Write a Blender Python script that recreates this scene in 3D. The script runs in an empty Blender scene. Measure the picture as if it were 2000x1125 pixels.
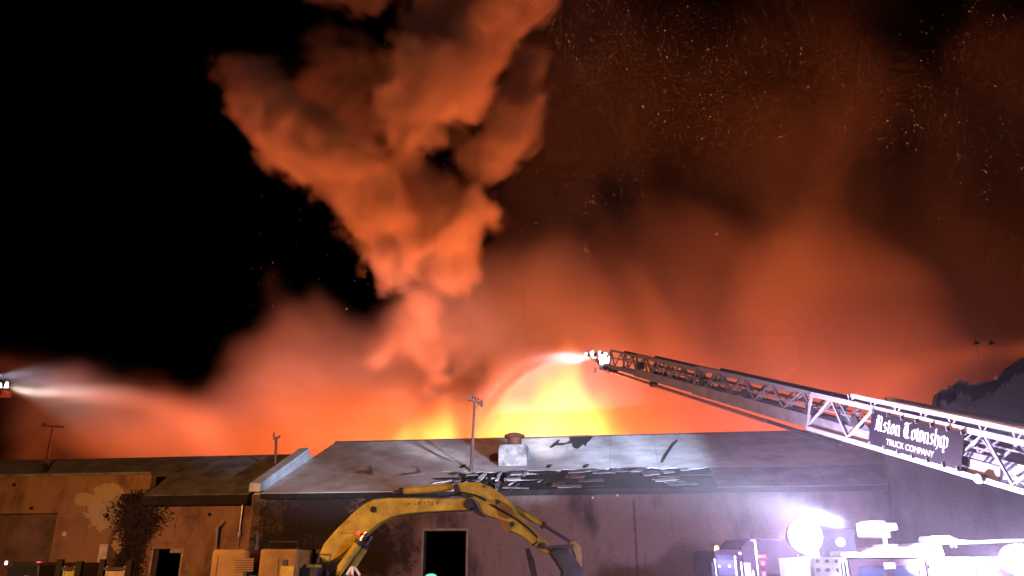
import bpy, bmesh, math, random
import numpy as np
from mathutils import Vector, Matrix

# ------------------------------------------------------------------ camera, world, exposure
sc = bpy.context.scene
COL = sc.collection
PITCH = math.radians(20.0)
F = 1500.0                       # focal length in photo pixels (photo is 2000 x 1125)
CAMZ = 2.6
cam = bpy.data.cameras.new('camera')
cam_ob = bpy.data.objects.new('camera', cam)
COL.objects.link(cam_ob)
cam_ob.location = (0, 0, CAMZ)
cam_ob.rotation_euler = (math.radians(90) + PITCH, 0, 0)
cam.sensor_width = 36
cam.lens = 36 * F / 2000
cam.clip_end = 3000
sc.camera = cam_ob

world = bpy.data.worlds.new('World')
sc.world = world
world.use_nodes = True
wn = world.node_tree
sky = wn.nodes.new('ShaderNodeTexSky')
sky.sky_type = 'NISHITA'
sky.sun_disc = False
sky.sun_elevation = math.radians(-4)
sky.sun_rotation = math.radians(200)
wn.links.new(sky.outputs[0], wn.nodes['Background'].inputs[0])
wn.nodes['Background'].inputs[1].default_value = 0.004      # deep night

sc.view_settings.view_transform = 'Standard'
sc.view_settings.look = 'None'
sc.view_settings.gamma = 1
sc.view_settings.exposure = 0
sc.view_settings.use_curve_mapping = False
cy = sc.cycles
cy.use_denoising = True
cy.use_adaptive_sampling = True
cy.adaptive_threshold = 0.04
cy.max_bounces = 6
cy.diffuse_bounces = 2
cy.glossy_bounces = 2
cy.volume_bounces = 1
cy.volume_step_rate = 3.0
cy.volume_max_steps = 512
cy.sample_clamp_indirect = 4.0
cy.caustics_reflective = False
cy.caustics_refractive = False

FIRE_COL = (1.0, 0.135, 0.029)
SMOKE_ON = True


def fire_light(loc, sx, sy, power):
    """burning bed of the collapsed warehouse: a real upward light in the fire"""
    l = bpy.data.lights.new('fire_bed', 'AREA')
    l.shape = 'RECTANGLE'
    l.size, l.size_y, l.energy, l.color = sx, sy, power, FIRE_COL
    o = bpy.data.objects.new('fire_bed', l)
    o.location = loc
    o.rotation_euler = (math.pi, 0, 0)
    COL.objects.link(o)
    return o


fire_light((-9, 64, 6.0), 52, 22, 11000)
fire_light((-25, 68, 6.0), 24, 14, 11000)
fire_light((19, 75, 6.0), 34, 16, 17500)
fl_ = bpy.data.lights.new('fire_core', 'POINT')          # the brightest seat of the fire, below the ridge line
fl_.energy, fl_.color, fl_.shadow_soft_size = 58000, FIRE_COL, 2.5
fo_ = bpy.data.objects.new('fire_core', fl_)
fo_.location = (3.0, 63, 9.0)
COL.objects.link(fo_)

# ------------------------------------------------------------------ helpers
R = random.Random(11)


def ray(px, py):
    dx, dy = (px - 1000) / F, (562.5 - py) / F
    c, s = math.cos(PITCH), math.sin(PITCH)
    return Vector((dx, c - dy * s, s + dy * c))


def at(px, py, Y):
    d = ray(px, py)
    t = Y / d.y
    return Vector((0, 0, CAMZ)) + d * t


def at_depth(px, py, t):
    return Vector((0, 0, CAMZ)) + ray(px, py) * t


def mpp(px, py, Y):
    return Y / ray(px, py).y / F


MATS = {}


def mat(name, col, rough=0.7, metal=0.0, var=0.25, scale=3.0, bump=0.15, emit=None, estr=0.0, spec=0.4, dark=None, streak=False):
    if name in MATS:
        return MATS[name]
    m = bpy.data.materials.new(name)
    m.use_nodes = True
    nt = m.node_tree
    b = nt.nodes['Principled BSDF']
    b.inputs['Roughness'].default_value = rough
    b.inputs['Metallic'].default_value = metal
    b.inputs['Specular IOR Level'].default_value = spec
    tc = nt.nodes.new('ShaderNodeTexCoord')
    mp = nt.nodes.new('ShaderNodeMapping')
    nt.links.new(tc.outputs['Object'], mp.inputs[0])
    if streak:
        mp.inputs['Scale'].default_value = (1, 1, 0.18)
    n1 = nt.nodes.new('ShaderNodeTexNoise')
    n1.inputs['Scale'].default_value = scale
    n1.inputs['Detail'].default_value = 7
    n1.inputs['Roughness'].default_value = 0.65
    nt.links.new(mp.outputs[0], n1.inputs['Vector'])
    rp = nt.nodes.new('ShaderNodeValToRGB')
    lo = dark or tuple(c * (1 - var) for c in col)
    hi = tuple(min(1, c * (1 + var)) for c in col)
    rp.color_ramp.elements[0].position = 0.32
    rp.color_ramp.elements[1].position = 0.68
    rp.color_ramp.elements[0].color = (*lo, 1)
    rp.color_ramp.elements[1].color = (*hi, 1)
    nt.links.new(n1.outputs[0], rp.inputs[0])
    nt.links.new(rp.outputs[0], b.inputs['Base Color'])
    if bump:
        n2 = nt.nodes.new('ShaderNodeTexNoise')
        n2.inputs['Scale'].default_value = scale * 7
        n2.inputs['Detail'].default_value = 5
        nt.links.new(tc.outputs['Object'], n2.inputs['Vector'])
        bp = nt.nodes.new('ShaderNodeBump')
        bp.inputs['Strength'].default_value = bump
        bp.inputs['Distance'].default_value = 0.03
        nt.links.new(n2.outputs[0], bp.inputs['Height'])
        nt.links.new(bp.outputs[0], b.inputs['Normal'])
    if emit:
        b.inputs['Emission Color'].default_value = (*emit, 1)
        b.inputs['Emission Strength'].default_value = estr
    MATS[name] = m
    return m


def tag(o, label=None, cat=None, group=None, kind=None):
    if label:
        o['label'] = label
    if cat:
        o['category'] = cat
    if group:
        o['group'] = group
    if kind:
        o['kind'] = kind
    return o


def empty(name, loc, rz=0.0):
    o = bpy.data.objects.new(name, None)
    o.location = loc
    o.rotation_euler = (0, 0, rz)
    o.empty_display_size = 0.3
    COL.objects.link(o)
    return o


class MB:
    """collects faces for ONE mesh object (coordinates in the parent's space)"""

    def __init__(self):
        self.v, self.f, self.mi = [], [], []

    def face(self, pts, mi=0):
        i = len(self.v)
        self.v += [tuple(p) for p in pts]
        self.f.append(tuple(range(i, i + len(pts))))
        self.mi.append(mi)
        return self

    def box(self, lo, hi, mi=0):
        x0, y0, z0 = lo
        x1, y1, z1 = hi
        i = len(self.v)
        self.v += [(x0, y0, z0), (x1, y0, z0), (x1, y1, z0), (x0, y1, z0), (x0, y0, z1), (x1, y0, z1), (x1, y1, z1), (x0, y1, z1)]
        for q in ((0, 3, 2, 1), (4, 5, 6, 7), (0, 1, 5, 4), (1, 2, 6, 5), (2, 3, 7, 6), (3, 0, 4, 7)):
            self.f.append(tuple(i + k for k in q))
            self.mi.append(mi)
        return self

    def prism(self, pts, d, mi=0):
        """closed polygon pts (3D) extruded by vector d"""
        n = len(pts)
        i = len(self.v)
        d = Vector(d)
        self.v += [tuple(Vector(p)) for p in pts] + [tuple(Vector(p) + d) for p in pts]
        self.f.append(tuple(i + k for k in range(n)))
        self.f.append(tuple(i + n + k for k in reversed(range(n))))
        self.mi += [mi, mi]
        for k in range(n):
            k2 = (k + 1) % n
            self.f.append((i + k2, i + k, i + n + k, i + n + k2))
            self.mi.append(mi)
        return self

    def tube(self, pts, r, n=8, mi=0, cap=True):
        pts = [Vector(p) for p in pts]
        rs = r if isinstance(r, (list, tuple)) else [r] * len(pts)
        rings = []
        for k, p in enumerate(pts):
            d = (pts[min(k + 1, len(pts) - 1)] - pts[max(k - 1, 0)]).normalized()
            a = d.cross(Vector((0, 0, 1)))
            if a.length < 1e-3:
                a = Vector((1, 0, 0))
            a.normalize()
            b = d.cross(a)
            i = len(self.v)
            for q in range(n):
                t = 2 * math.pi * q / n
                self.v.append(tuple(p + (a * math.cos(t) + b * math.sin(t)) * rs[k]))
            rings.append(i)
        for i, j in zip(rings, rings[1:]):
            for q in range(n):
                q2 = (q + 1) % n
                self.f.append((i + q, i + q2, j + q2, j + q))
                self.mi.append(mi)
        if cap:
            self.f.append(tuple(rings[0] + q for q in reversed(range(n))))
            self.f.append(tuple(rings[-1] + q for q in range(n)))
            self.mi += [mi, mi]
        return self

    def beam(self, a, b, w, h, up=(0, 0, 1), mi=0):
        a, b = Vector(a), Vector(b)
        d = (b - a).normalized()
        s = d.cross(Vector(up))
        if s.length < 1e-3:
            s = Vector((1, 0, 0))
        s.normalize()
        u = s.cross(d)
        s, u = s * w / 2, u * h / 2
        pts = [a - s - u, a + s - u, a + s + u, a - s + u]
        return self.prism(pts, b - a, mi)

    def build(self, name, material, parent=None, bevel=0.0, smooth=False):
        me = bpy.data.meshes.new(name)
        me.from_pydata(self.v, [], self.f)
        mats = material if isinstance(material, (list, tuple)) else [material]
        for m in mats:
            me.materials.append(m)
        if len(mats) > 1:
            me.polygons.foreach_set('material_index', self.mi)
        bm = bmesh.new()
        bm.from_mesh(me)
        bmesh.ops.remove_doubles(bm, verts=bm.verts, dist=1e-5)
        bmesh.ops.recalc_face_normals(bm, faces=bm.faces)
        bm.to_mesh(me)
        bm.free()
        if smooth:
            for p in me.polygons:
                p.use_smooth = True
        o = bpy.data.objects.new(name, me)
        COL.objects.link(o)
        if parent is not None:
            o.parent = parent
        if bevel:
            md = o.modifiers.new('bevel', 'BEVEL')
            md.width = bevel
            md.segments = 2
            md.limit_method = 'ANGLE'
        return o


UNIT = {}


def bar(name, a, b, w, h, m, parent, up=(0, 0, 1)):
    """a straight bar sharing one unit-box mesh per material; a, b in parent space"""
    if m.name not in UNIT:
        mb = MB().box((-.5, -.5, 0), (.5, .5, 1))
        me = bpy.data.meshes.new('bar')
        me.from_pydata(mb.v, [], mb.f)
        me.materials.append(m)
        UNIT[m.name] = me
    a, b = Vector(a), Vector(b)
    d = b - a
    L = d.length
    z = d / L
    s = z.cross(Vector(up))
    if s.length < 1e-3:
        s = z.cross(Vector((0, 1, 0)))
    s.normalize()
    u = s.cross(z)
    o = bpy.data.objects.new(name, UNIT[m.name])
    COL.objects.link(o)
    o.parent = parent
    M = Matrix((s * w, u * h, z * L)).transposed().to_4x4()
    M.translation = a
    o.matrix_local = M
    return o


def lamp(kind, loc, power, col, parent=None, radius=0.1, target=None, angle=60, blend=0.5, name='lamp_light'):
    l = bpy.data.lights.new(name, kind)
    l.energy, l.color = power, col
    l.shadow_soft_size = radius
    if kind == 'SPOT':
        l.spot_size = math.radians(angle)
        l.spot_blend = blend
    o = bpy.data.objects.new(name, l)
    COL.objects.link(o)
    o.location = loc
    if target is not None:
        o.rotation_euler = (Vector(target) - Vector(loc)).to_track_quat('-Z', 'Y').to_euler()
    if parent is not None:
        o.parent = parent
        o.location = Vector(loc) - parent.location
    return o


# ------------------------------------------------------------------ ground
g = MB()
g.face([(-1500, -300, 0), (1500, -300, 0), (1500, 2500, 0), (-1500, 2500, 0)])
tag(g.build('ground', mat('asphalt', (.05, .05, .052), .75, scale=.6, var=.5, bump=.3)), kind='structure')

# ------------------------------------------------------------------ building frame
BA = math.radians(-8.5)
B0 = Vector((0, 33.5, 0))
BU = Vector((math.cos(BA), math.sin(BA), 0))
BV = Vector((-math.sin(BA), math.cos(BA), 0))


def bp(px, py, v=0.0):
    """photo pixel -> (u, v, z) on the vertical plane at depth v of the building frame"""
    d = ray(px, py)
    o = Vector((0, 0, CAMZ))
    t = ((B0 + BV * v) - o).dot(BV) / d.dot(BV)
    p = o + d * t - B0
    return Vector((p.dot(BU), v, p.z))


def bw(u, v, z):
    return B0 + BU * u + BV * v + Vector((0, 0, z))


def roof_hit(px, py, He, Hr, D):
    """photo pixel -> (u, v, z) on the front roof slope"""
    o = Vector((0, 0, CAMZ))
    d = ray(px, py)
    k = (Hr - He) / D
    oz, ov = o.z, (o - B0).dot(BV)
    dz, dv = d.z, d.dot(BV)
    t = (He + k * ov - oz) / (dz - k * dv)
    p = o + d * t - B0
    return Vector((p.dot(BU), p.dot(BV), p.z))


def wall_cells(u0, u1, z0, z1, holes, v0, v1):
    """wall slab with rectangular openings, reveals included"""
    us = sorted({u0, u1} | {min(max(x, u0), u1) for h in holes for x in h[:2]})
    zs = sorted({z0, z1} | {min(max(x, z0), z1) for h in holes for x in h[2:]})
    nu, nz = len(us) - 1, len(zs) - 1

    def solid(i, j):
        if i < 0 or j < 0 or i >= nu or j >= nz:
            return False
        cu, cz = (us[i] + us[i + 1]) / 2, (zs[j] + zs[j + 1]) / 2
        return not any(h[0] < cu < h[1] and h[2] < cz < h[3] for h in holes)
    m = MB()
    for i in range(nu):
        for j in range(nz):
            if not solid(i, j):
                continue
            a, b, c, d = us[i], us[i + 1], zs[j], zs[j + 1]
            m.face([(a, v0, c), (b, v0, c), (b, v0, d), (a, v0, d)])
            m.face([(a, v1, c), (a, v1, d), (b, v1, d), (b, v1, c)])
            if not solid(i - 1, j):
                m.face([(a, v0, c), (a, v0, d), (a, v1, d), (a, v1, c)])
            if not solid(i + 1, j):
                m.face([(b, v0, c), (b, v1, c), (b, v1, d), (b, v0, d)])
            if not solid(i, j - 1):
                m.face([(a, v0, c), (a, v1, c), (b, v1, c), (b, v0, c)])
            if not solid(i, j + 1):
                m.face([(a, v0, d), (b, v0, d), (b, v1, d), (a, v1, d)])
    return m


def brick_mat(name, c1, c2, mortar, stain, stain_amt=.7, patches=(), paint=None):
    m = bpy.data.materials.new(name)
    m.use_nodes = True
    nt = m.node_tree
    N, L = nt.nodes.new, nt.links.new
    b = nt.nodes['Principled BSDF']
    b.inputs['Roughness'].default_value = .85
    b.inputs['Specular IOR Level'].default_value = .2
    tc = N('ShaderNodeTexCoord')
    sep = N('ShaderNodeSeparateXYZ')
    L(tc.outputs['Object'], sep.inputs[0])
    cmb = N('ShaderNodeCombineXYZ')
    L(sep.outputs[0], cmb.inputs[0])
    L(sep.outputs[2], cmb.inputs[1])
    bt = N('ShaderNodeTexBrick')
    bt.inputs['Scale'].default_value = 1.0
    bt.inputs['Brick Width'].default_value = .22
    bt.inputs['Row Height'].default_value = .075
    bt.inputs['Mortar Size'].default_value = .008
    bt.inputs['Color1'].default_value = (*c1, 1)
    bt.inputs['Color2'].default_value = (*c2, 1)
    bt.inputs['Mortar'].default_value = (*mortar, 1)
    L(cmb.outputs[0], bt.inputs['Vector'])

    def noise(scale, detail, vec=None, sx=1.0, sz=1.0):
        n = N('ShaderNodeTexNoise')
        n.inputs['Scale'].default_value = scale
        n.inputs['Detail'].default_value = detail
        n.inputs['Roughness'].default_value = .62
        mp = N('ShaderNodeMapping')
        mp.inputs['Scale'].default_value = (sx, sz, 1)
        L(cmb.outputs[0], mp.inputs[0])
        L(mp.outputs[0], n.inputs['Vector'])
        return n.outputs[0]

    def ramp(x, p0, p1):
        r = N('ShaderNodeMapRange')
        r.interpolation_type = 'SMOOTHSTEP'
        r.inputs[1].default_value = p0
        r.inputs[2].default_value = p1
        L(x, r.inputs[0])
        return r.outputs[0]

    def mix(fac, a, bcol):
        x = N('ShaderNodeMix')
        x.data_type = 'RGBA'
        L(fac, x.inputs[0]) if not isinstance(fac, float) else setattr(x.inputs[0], 'default_value', fac)
        L(a, x.inputs[6])
        if isinstance(bcol, tuple):
            x.inputs[7].default_value = (*bcol, 1)
        else:
            L(bcol, x.inputs[7])
        return x.outputs[2]

    def mul(x, k):
        y = N('ShaderNodeMath')
        y.operation = 'MULTIPLY'
        L(x, y.inputs[0])
        if isinstance(k, float):
            y.inputs[1].default_value = k
        else:
            L(k, y.inputs[1])
        return y.outputs[0]
    col = bt.outputs[0]
    if paint:                                   # old paint film, flaked off in places
        col = mix(ramp(noise(.55, 9), .40, .46), col, paint)
    col = mix(mul(ramp(noise(.35, 8, sx=1.0, sz=.45), .48, .66), stain_amt), col, stain)
    col = mix(mul(ramp(noise(2.2, 6, sx=2.0, sz=.25), .55, .75), .45), col, stain)
    for (u, z, ru, rz, c, amp) in patches:      # flaked-paint patches with an edge of their own
        vm = N('ShaderNodeVectorMath')
        vm.operation = 'SUBTRACT'
        L(cmb.outputs[0], vm.inputs[0])
        vm.inputs[1].default_value = (u, z, 0)
        v2 = N('ShaderNodeVectorMath')
        v2.operation = 'DIVIDE'
        L(vm.outputs[0], v2.inputs[0])
        v2.inputs[1].default_value = (ru, rz, 1)
        ln = N('ShaderNodeVectorMath')
        ln.operation = 'LENGTH'
        L(v2.outputs[0], ln.inputs[0])
        ad = N('ShaderNodeMath')
        ad.operation = 'ADD'
        L(ln.outputs['Value'], ad.inputs[0])
        fine_n = N('ShaderNodeMath')
        fine_n.operation = 'ADD'
        L(mul(noise(1.7, 12), amp * 2.6), fine_n.inputs[0])
        L(mul(noise(7.0, 12), amp * 1.6), fine_n.inputs[1])
        L(fine_n.outputs[0], ad.inputs[1])
        sw = .45 if max(c) < .1 else .04
        sub = ramp(ad.outputs[0], 1.0 + amp * 2.1 + sw, 1.0 + amp * 2.1 - sw)
        col = mix(sub, col, c)
    L(col, b.inputs['Base Color'])
    bmp = N('ShaderNodeBump')
    bmp.inputs['Strength'].default_value = .5
    bmp.inputs['Distance'].default_value = .02
    hh = N('ShaderNodeMath')
    hh.operation = 'ADD'
    L(bt.outputs['Fac'], hh.inputs[0])
    hh2 = mul(noise(9.0, 6), -1.2)
    L(hh2, hh.inputs[1])
    bmp.invert = True
    L(hh.outputs[0], bmp.inputs['Height'])
    L(bmp.outputs[0], b.inputs['Normal'])
    MATS[name] = m
    return m


black = mat('black_rubber', (.012, .012, .013), .8, var=.3)
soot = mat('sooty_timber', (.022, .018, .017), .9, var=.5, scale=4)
membrane = mat('roof_membrane', (.70, .71, .73), .6, var=.1, scale=.9, bump=.3, dark=(.42, .41, .41))
membrane_dirty = mat('roof_membrane_dirty', (.20, .20, .205), .7, var=.5, scale=1.2, bump=.3)
char_p = mat('charred_felt', (.09, .075, .085), .85, var=.5, scale=3)
galv = mat('galvanised_steel', (.45, .46, .47), .4, .7, var=.25, scale=3)
rust = mat('rusty_steel', (.16, .07, .04), .8, .2, var=.5, scale=5)

# ------------------------------------------------------------------ main warehouse (brick, burnt pitched roof)
HE, HR, DM = 5.79, 9.1, 8.0
U0 = bp(517, 950).x
ridge_r = bp(1700, 831, DM)
U1 = ridge_r.x
main = empty('brick_warehouse', B0, BA)
tag(main, 'long brick warehouse with pale torn pitched roof and tall black doorway', 'building')
_s = [bp(x, y) for x, y in ((620, 1010), (730, 1075), (560, 1090), (800, 990), (960, 1090))]
wall_m = brick_mat('mauve_brick', (.21, .155, .13), (.175, .13, .115), (.20, .158, .138), (.03, .023, .024), .9,
                   patches=((_s[0].x, _s[0].z, 2.6, 1.6, (.035, .026, .027), .8), (_s[1].x, _s[1].z, 1.8, 1.2, (.03, .022, .022), .8), (_s[2].x, _s[2].z, 2.2, 1.3, (.028, .021, .022), .8)))
d0, d1 = bp(829, 1037), bp(911, 1037)
door = (d0.x, d1.x, -1, d0.z)
win = bp(985, 1043)
holes = [door]
m = wall_cells(U0, U1, 0, HE - .02, holes, 0, .4)
fw = m.build('front_wall', wall_m, main)
fw['label'] = 'stained brown brick front wall'
MB().box((U0, 2 * DM - .4, 0), (U1, 2 * DM, HE - .02)).build('rear_wall', wall_m, main)
for uu in (U0, U1 - .4):
    g = MB()
    g.prism([(uu, .4, 0), (uu, 2 * DM - .4, 0), (uu, 2 * DM - .4, HE), (uu, DM, HR - .22), (uu, .4, HE)], (.4, 0, 0))
    g.build('gable_wall', wall_m, main)
k = (HR - HE) / DM


def rz(v):
    return HE + k * v


# dark roof deck
g = MB()
OV = -.35
g.prism([(U0 - .0, OV, rz(OV)), (U0, DM, HR), (U0, 2 * DM - OV, rz(OV)), (U0, 2 * DM - OV, rz(OV) - .16), (U0, DM, HR - .16), (U0, OV, rz(OV) - .16)], (U1 - U0, 0, 0))
g.build('roof_deck', soot, main)
# door frame
g = MB()
g.box((d0.x - .10, -.04, 0), (d0.x, .2, d0.z + .1)).box((d1.x, -.04, 0), (d1.x + .10, .2, d0.z + .1)).box((d0.x, -.04, d0.z), (d1.x, .2, d0.z + .1))
g.build('door_frame', mat('worn_steel', (.20, .17, .17), .6, .3), main)


def slope_quad(pts, th=.03, lift=.012, K=k, he=HE):
    """pts (u, v) on the front slope -> prism with thickness th lifted off the deck"""
    nrm = Vector((0, -K, 1)).normalized()
    base = [Vector((u, v, he + K * v)) + nrm * lift for u, v in pts]
    return MB().prism(base, nrm * th)


# roofing sheets, two courses on the front slope; the lower course is torn away where it burnt through
ucount = 13
burn0, burn1 = roof_hit(905, 925, HE, HR, DM).x, roof_hit(1345, 915, HE, HR, DM).x
for i in range(ucount):
    a = U0 + (U1 - U0) * i / ucount
    b = U0 + (U1 - U0) * (i + 1) / ucount
    mid = (a + b) / 2
    lowv = 2.2 + R.uniform(-.05, .05)
    jag = [(a + .006 + (b - a - .012) * j / 6, lowv + (R.uniform(-.22, .12) if burn0 - 1 < mid < burn1 + .5 else 0)) for j in range(7)]
    slope_quad(jag + [(b - .006, DM - .02), (a + .006, DM - .02)], th=.02, lift=.012 + R.uniform(0, .012)).build('roof_sheet', membrane, main)
    if mid < burn0 or mid > burn1:
        slope_quad([(a + .006, OV - .05), (b - .006, OV - .05), (b - .006, lowv - .012), (a + .006, lowv - .012)], th=.03, lift=.006 + R.uniform(0, .01)).build('roof_sheet', membrane if mid < burn0 else membrane_dirty, main)
    slope_quad([(a, 2 * DM), (b, 2 * DM), (b, 2 * DM + .1), (a, 2 * DM + .1)], th=.02) if False else None
# rear slope sheet
g = MB()
nr = Vector((0, k, 1)).normalized()
g.prism([Vector((U0, DM + .02, HR)) + nr * .012, Vector((U1, DM + .02, HR)) + nr * .012, Vector((U1, 2 * DM + .3, rz(-.3))) + nr * .012, Vector((U0, 2 * DM + .3, rz(-.3))) + nr * .012], nr * .03)
g.build('rear_roof_sheet', membrane_dirty, main)
MB().prism([(U0, DM - .22, HR + .0), (U0, DM, HR + .10), (U0, DM + .22, HR + .0), (U0, DM, HR + .06)], (U1 - U0, 0, 0)).build('ridge_cap', galv, main)
# scattered charred battens and curled scraps over the burnt lower course
ub = roof_hit(1070, 925, HE, HR, DM).x
for i in range(78):
    diag = i < 50
    u = R.uniform(burn0 - .6, ub) if diag else R.uniform(ub - .5, burn1 + .2)
    v = R.uniform(-.3, 1.9)
    L_ = R.uniform(.35, 1.3) if diag else R.uniform(.4, 1.5)
    w_ = R.uniform(.03, .22) if diag else R.uniform(.12, .5)
    ang = R.gauss(1.25, .35) if diag and R.random() < .6 else R.gauss(0, .10)
    cu, sv = math.cos(ang), math.sin(ang)
    pts = []
    for su, sw in ((-1, -1), (-.3, -1.2), (.4, -.8), (1, -1), (.95, 1), (.2, 1.3), (-.5, .8), (-1, 1)):
        x, y = su * L_ / 2 + R.uniform(-.06, .06), sw * w_ / 2 + R.uniform(-.03, .03)
        pts.append((u + cu * x - sv * y, min(v + sv * x + cu * y, 2.05)))
    slope_quad(pts, th=R.uniform(.015, .05), lift=.02 + .0013 * i).build('roof_scrap', R.choice([membrane, membrane_dirty, char_p, soot, soot, rust] if diag else [char_p, char_p, soot, membrane_dirty, rust]), main)


def tear(pxs, name='torn_hole', m=soot, lift=.055, th=.02):
    pts = []
    for px, py in pxs:
        q = roof_hit(px, py, HE, HR, DM)
        pts.append((q.x, q.y))
    return slope_quad(pts, th=th, lift=lift).build(name, m, main)


tear([(1112, 853), (1150, 852), (1160, 853), (1152, 862), (1146, 868), (1144, 874), (1139, 869), (1133, 876), (1127, 879), (1120, 876), (1117, 866), (1112, 870), (1114, 862)])
tear([(1073, 876), (1082, 868), (1090, 862), (1094, 861), (1090, 868), (1104, 868), (1113, 864), (1112, 868), (1098, 872), (1086, 872), (1078, 877)])
tear([(1331, 845), (1333, 843), (1325, 850), (1320, 852)])
tear([(1323, 861), (1324, 863), (1316, 872), (1309, 882), (1303, 892), (1294, 907), (1291, 906), (1296, 893), (1304, 882), (1312, 870)])
for ax in (1073, 1145, 905):
    tear([(ax - 6, 916), (ax - 2, 911), (ax + 6, 910), (ax + 2, 914), (ax - 2, 917)])
tear([(955, 893), (966, 888), (978, 889), (978, 905), (958, 903)], 'red_roof_patch', mat('red_oxide', (.13, .03, .028), .7), lift=.06)
tear([(700, 924), (722, 921), (724, 912), (725, 912), (726, 930), (698, 928)], 'lifted_lap', membrane_dirty, lift=.06)
tear([(785, 929), (817, 925), (819, 917), (821, 928), (788, 932)], 'lifted_lap', membrane_dirty, lift=.06)
# dark eave board, its colour puts in the black shade under the eave
MB().box((U0 + .02, OV - .04, rz(OV) - .22), (U1, OV + .02, rz(OV) - .162)).build('eave_shade_board', soot, main)
# roof ventilator: flared square curb, round neck, mushroom cap
rv = roof_hit(1005, 905, HE, HR, DM)
mp_ = .0255
g = MB()
s0, s1 = .66, .60
bz = rv.z - .2
h1 = 1.0
lo = [(rv.x - s0, rv.y - s0, bz), (rv.x + s0, rv.y - s0, bz), (rv.x + s0, rv.y + s0, bz), (rv.x - s0, rv.y + s0, bz)]
mi_ = [(rv.x - s0, rv.y - s0, bz + .75), (rv.x + s0, rv.y - s0, bz + .75), (rv.x + s0, rv.y + s0, bz + .75), (rv.x - s0, rv.y + s0, bz + .75)]
hi = [(rv.x - .60, rv.y - .60, bz + h1), (rv.x + .60, rv.y - .60, bz + h1), (rv.x + .60, rv.y + .60, bz + h1), (rv.x - .60, rv.y + .60, bz + h1)]
for A, B in ((lo, mi_), (mi_, hi)):
    for q in range(4):
        q2 = (q + 1) % 4
        g.face([A[q], A[q2], B[q2], B[q]])
g.face(hi)
vent = g.build('roof_vent', mat('pale_sheet_metal', (.44, .45, .45), .6, .2, var=.4, scale=2.2, dark=(.10, .085, .08)), main)
g = MB()
c = Vector((rv.x, rv.y, bz + h1 - .02))
g.tube([c, c + Vector((0, 0, .55))], .34, 18)
g.build('neck', rust, vent, smooth=False)
g = MB()
g.tube([c + Vector((0, 0, .42)), c + Vector((0, 0, .46)), c + Vector((0, 0, .56)), c + Vector((0, 0, .64))], [.46, .50, .48, .26], 20)
g.build('cap', rust, vent)

# small wall fittings
for (px, py) in ((1156, 961), (1172, 961), (1158, 973), (1206, 968)):
    p = bp(px, py)
    MB().tube([(p.x, .0, p.z), (p.x, -.12, p.z), (p.x, -.13, p.z + .06)], [.03, .05, .03], 8).build('insulator', mat('porcelain', (.7, .68, .66), .3), main)
p0, p1 = bp(1238, 985), bp(1246, 1125)
MB().box((p0.x - .05, -.07, .05), (p0.x + .05, -.005, p0.z + .2)).build('downpipe', rust, main)
for (px, py, w_, h_) in ((560, 1046, .22, .22),):
    p = bp(px, py)
    MB().box((p.x - w_ / 2, -.03, p.z - h_ / 2), (p.x + w_ / 2, -.004, p.z + h_ / 2)).build('vent_hole', black, main)
# conduit riser on the brick wall
a, b = bp(475, 975, -.15), bp(464, 1110, -.15)
pipe = empty('conduit_riser', bw(a.x, -.15, 0), BA)
tag(pipe, 'thin pale conduit pipe with a coupling rising beside the excavator', 'pipe')
zt = a.z
MB().tube([(0, 0, 0), (0, 0, zt - .05), (.02, -.08, zt)], .045, 10).build('pipe', galv, pipe)
zc = bp(468, 1043, -.15).z
MB().tube([(0, 0, zc - .1), (0, 0, zc + .1)], .075, 10).build('coupling', galv, pipe)
MB().tube([(.02, -.08, zt - .02), (.02, -.08, zt + .1)], .075, 10).build('weather_head', galv, pipe)
# string-course bands
for row, tall in ((952, .05), (1000, .04)):
    zz = bp(1300, row).z
    MB().box((bp(1000, row).x, -.035, zz), (U1, -.003, zz + tall)).build('brick_course', wall_m, main)

# ------------------------------------------------------------------ left warehouse
HR2, DL = 8.0, 4.5
k2 = (HR2 - HE) / DL
UL = bp(-60, 950).x - 6
left = empty('rendered_warehouse', B0, BA)
tag(left, 'orange lit rendered warehouse with flaking paint and bricked bay', 'building')
ca = bp(205, 1000)
cb = bp(240, 1060)
lm = brick_mat('orange_render', (.32, .18, .10), (.28, .15, .09), (.3, .2, .12), (.07, .035, .028), .8,
               patches=((ca.x, ca.z + .25, .95, 1.0, (.52, .40, .24), .55), (bp(165, 975).x, bp(165, 975).z, .5, .3, (.50, .38, .22), .5), (cb.x - .1, cb.z + .1, .4, .55, (.5, .36, .22), .5)), paint=(.36, .21, .115))
uA = bp(292, 955).x
zA = bp(120, 930).z
zB = HE - .1
bay0, bay1 = UL + 1, bp(113, 1003).x
bayz = bp(60, 1003).z
dr0, dr1 = bp(302, 1068).x, bp(357, 1068).x
drz = bp(330, 1072).z
holes = [(bay0, bay1, -1, bayz), (dr0, dr1, -1, drz), (uA, U0 + 9, zB, 99)]
wall_cells(UL, U0 - .42, 0, zA, holes, 0, .4).build('front_wall', lm, left)
MB().box((UL, 2 * DL - .4, 0), (U0 - .42, 2 * DL, HE)).build('rear_wall', lm, left)
bayp = MB().box((bay0, .22, 0), (bay1, .3, bayz)).build('bay_infill', mat('bay_board', (.16, .10, .075), .8, var=.45, scale=.9), left)
bayp['label'] = 'dull brown board filling the wide bay'
MB().box((bay0, -.06, bayz), (bay1 + .1, -.004, bayz + .16)).build('bay_lintel', lm, left)
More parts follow.
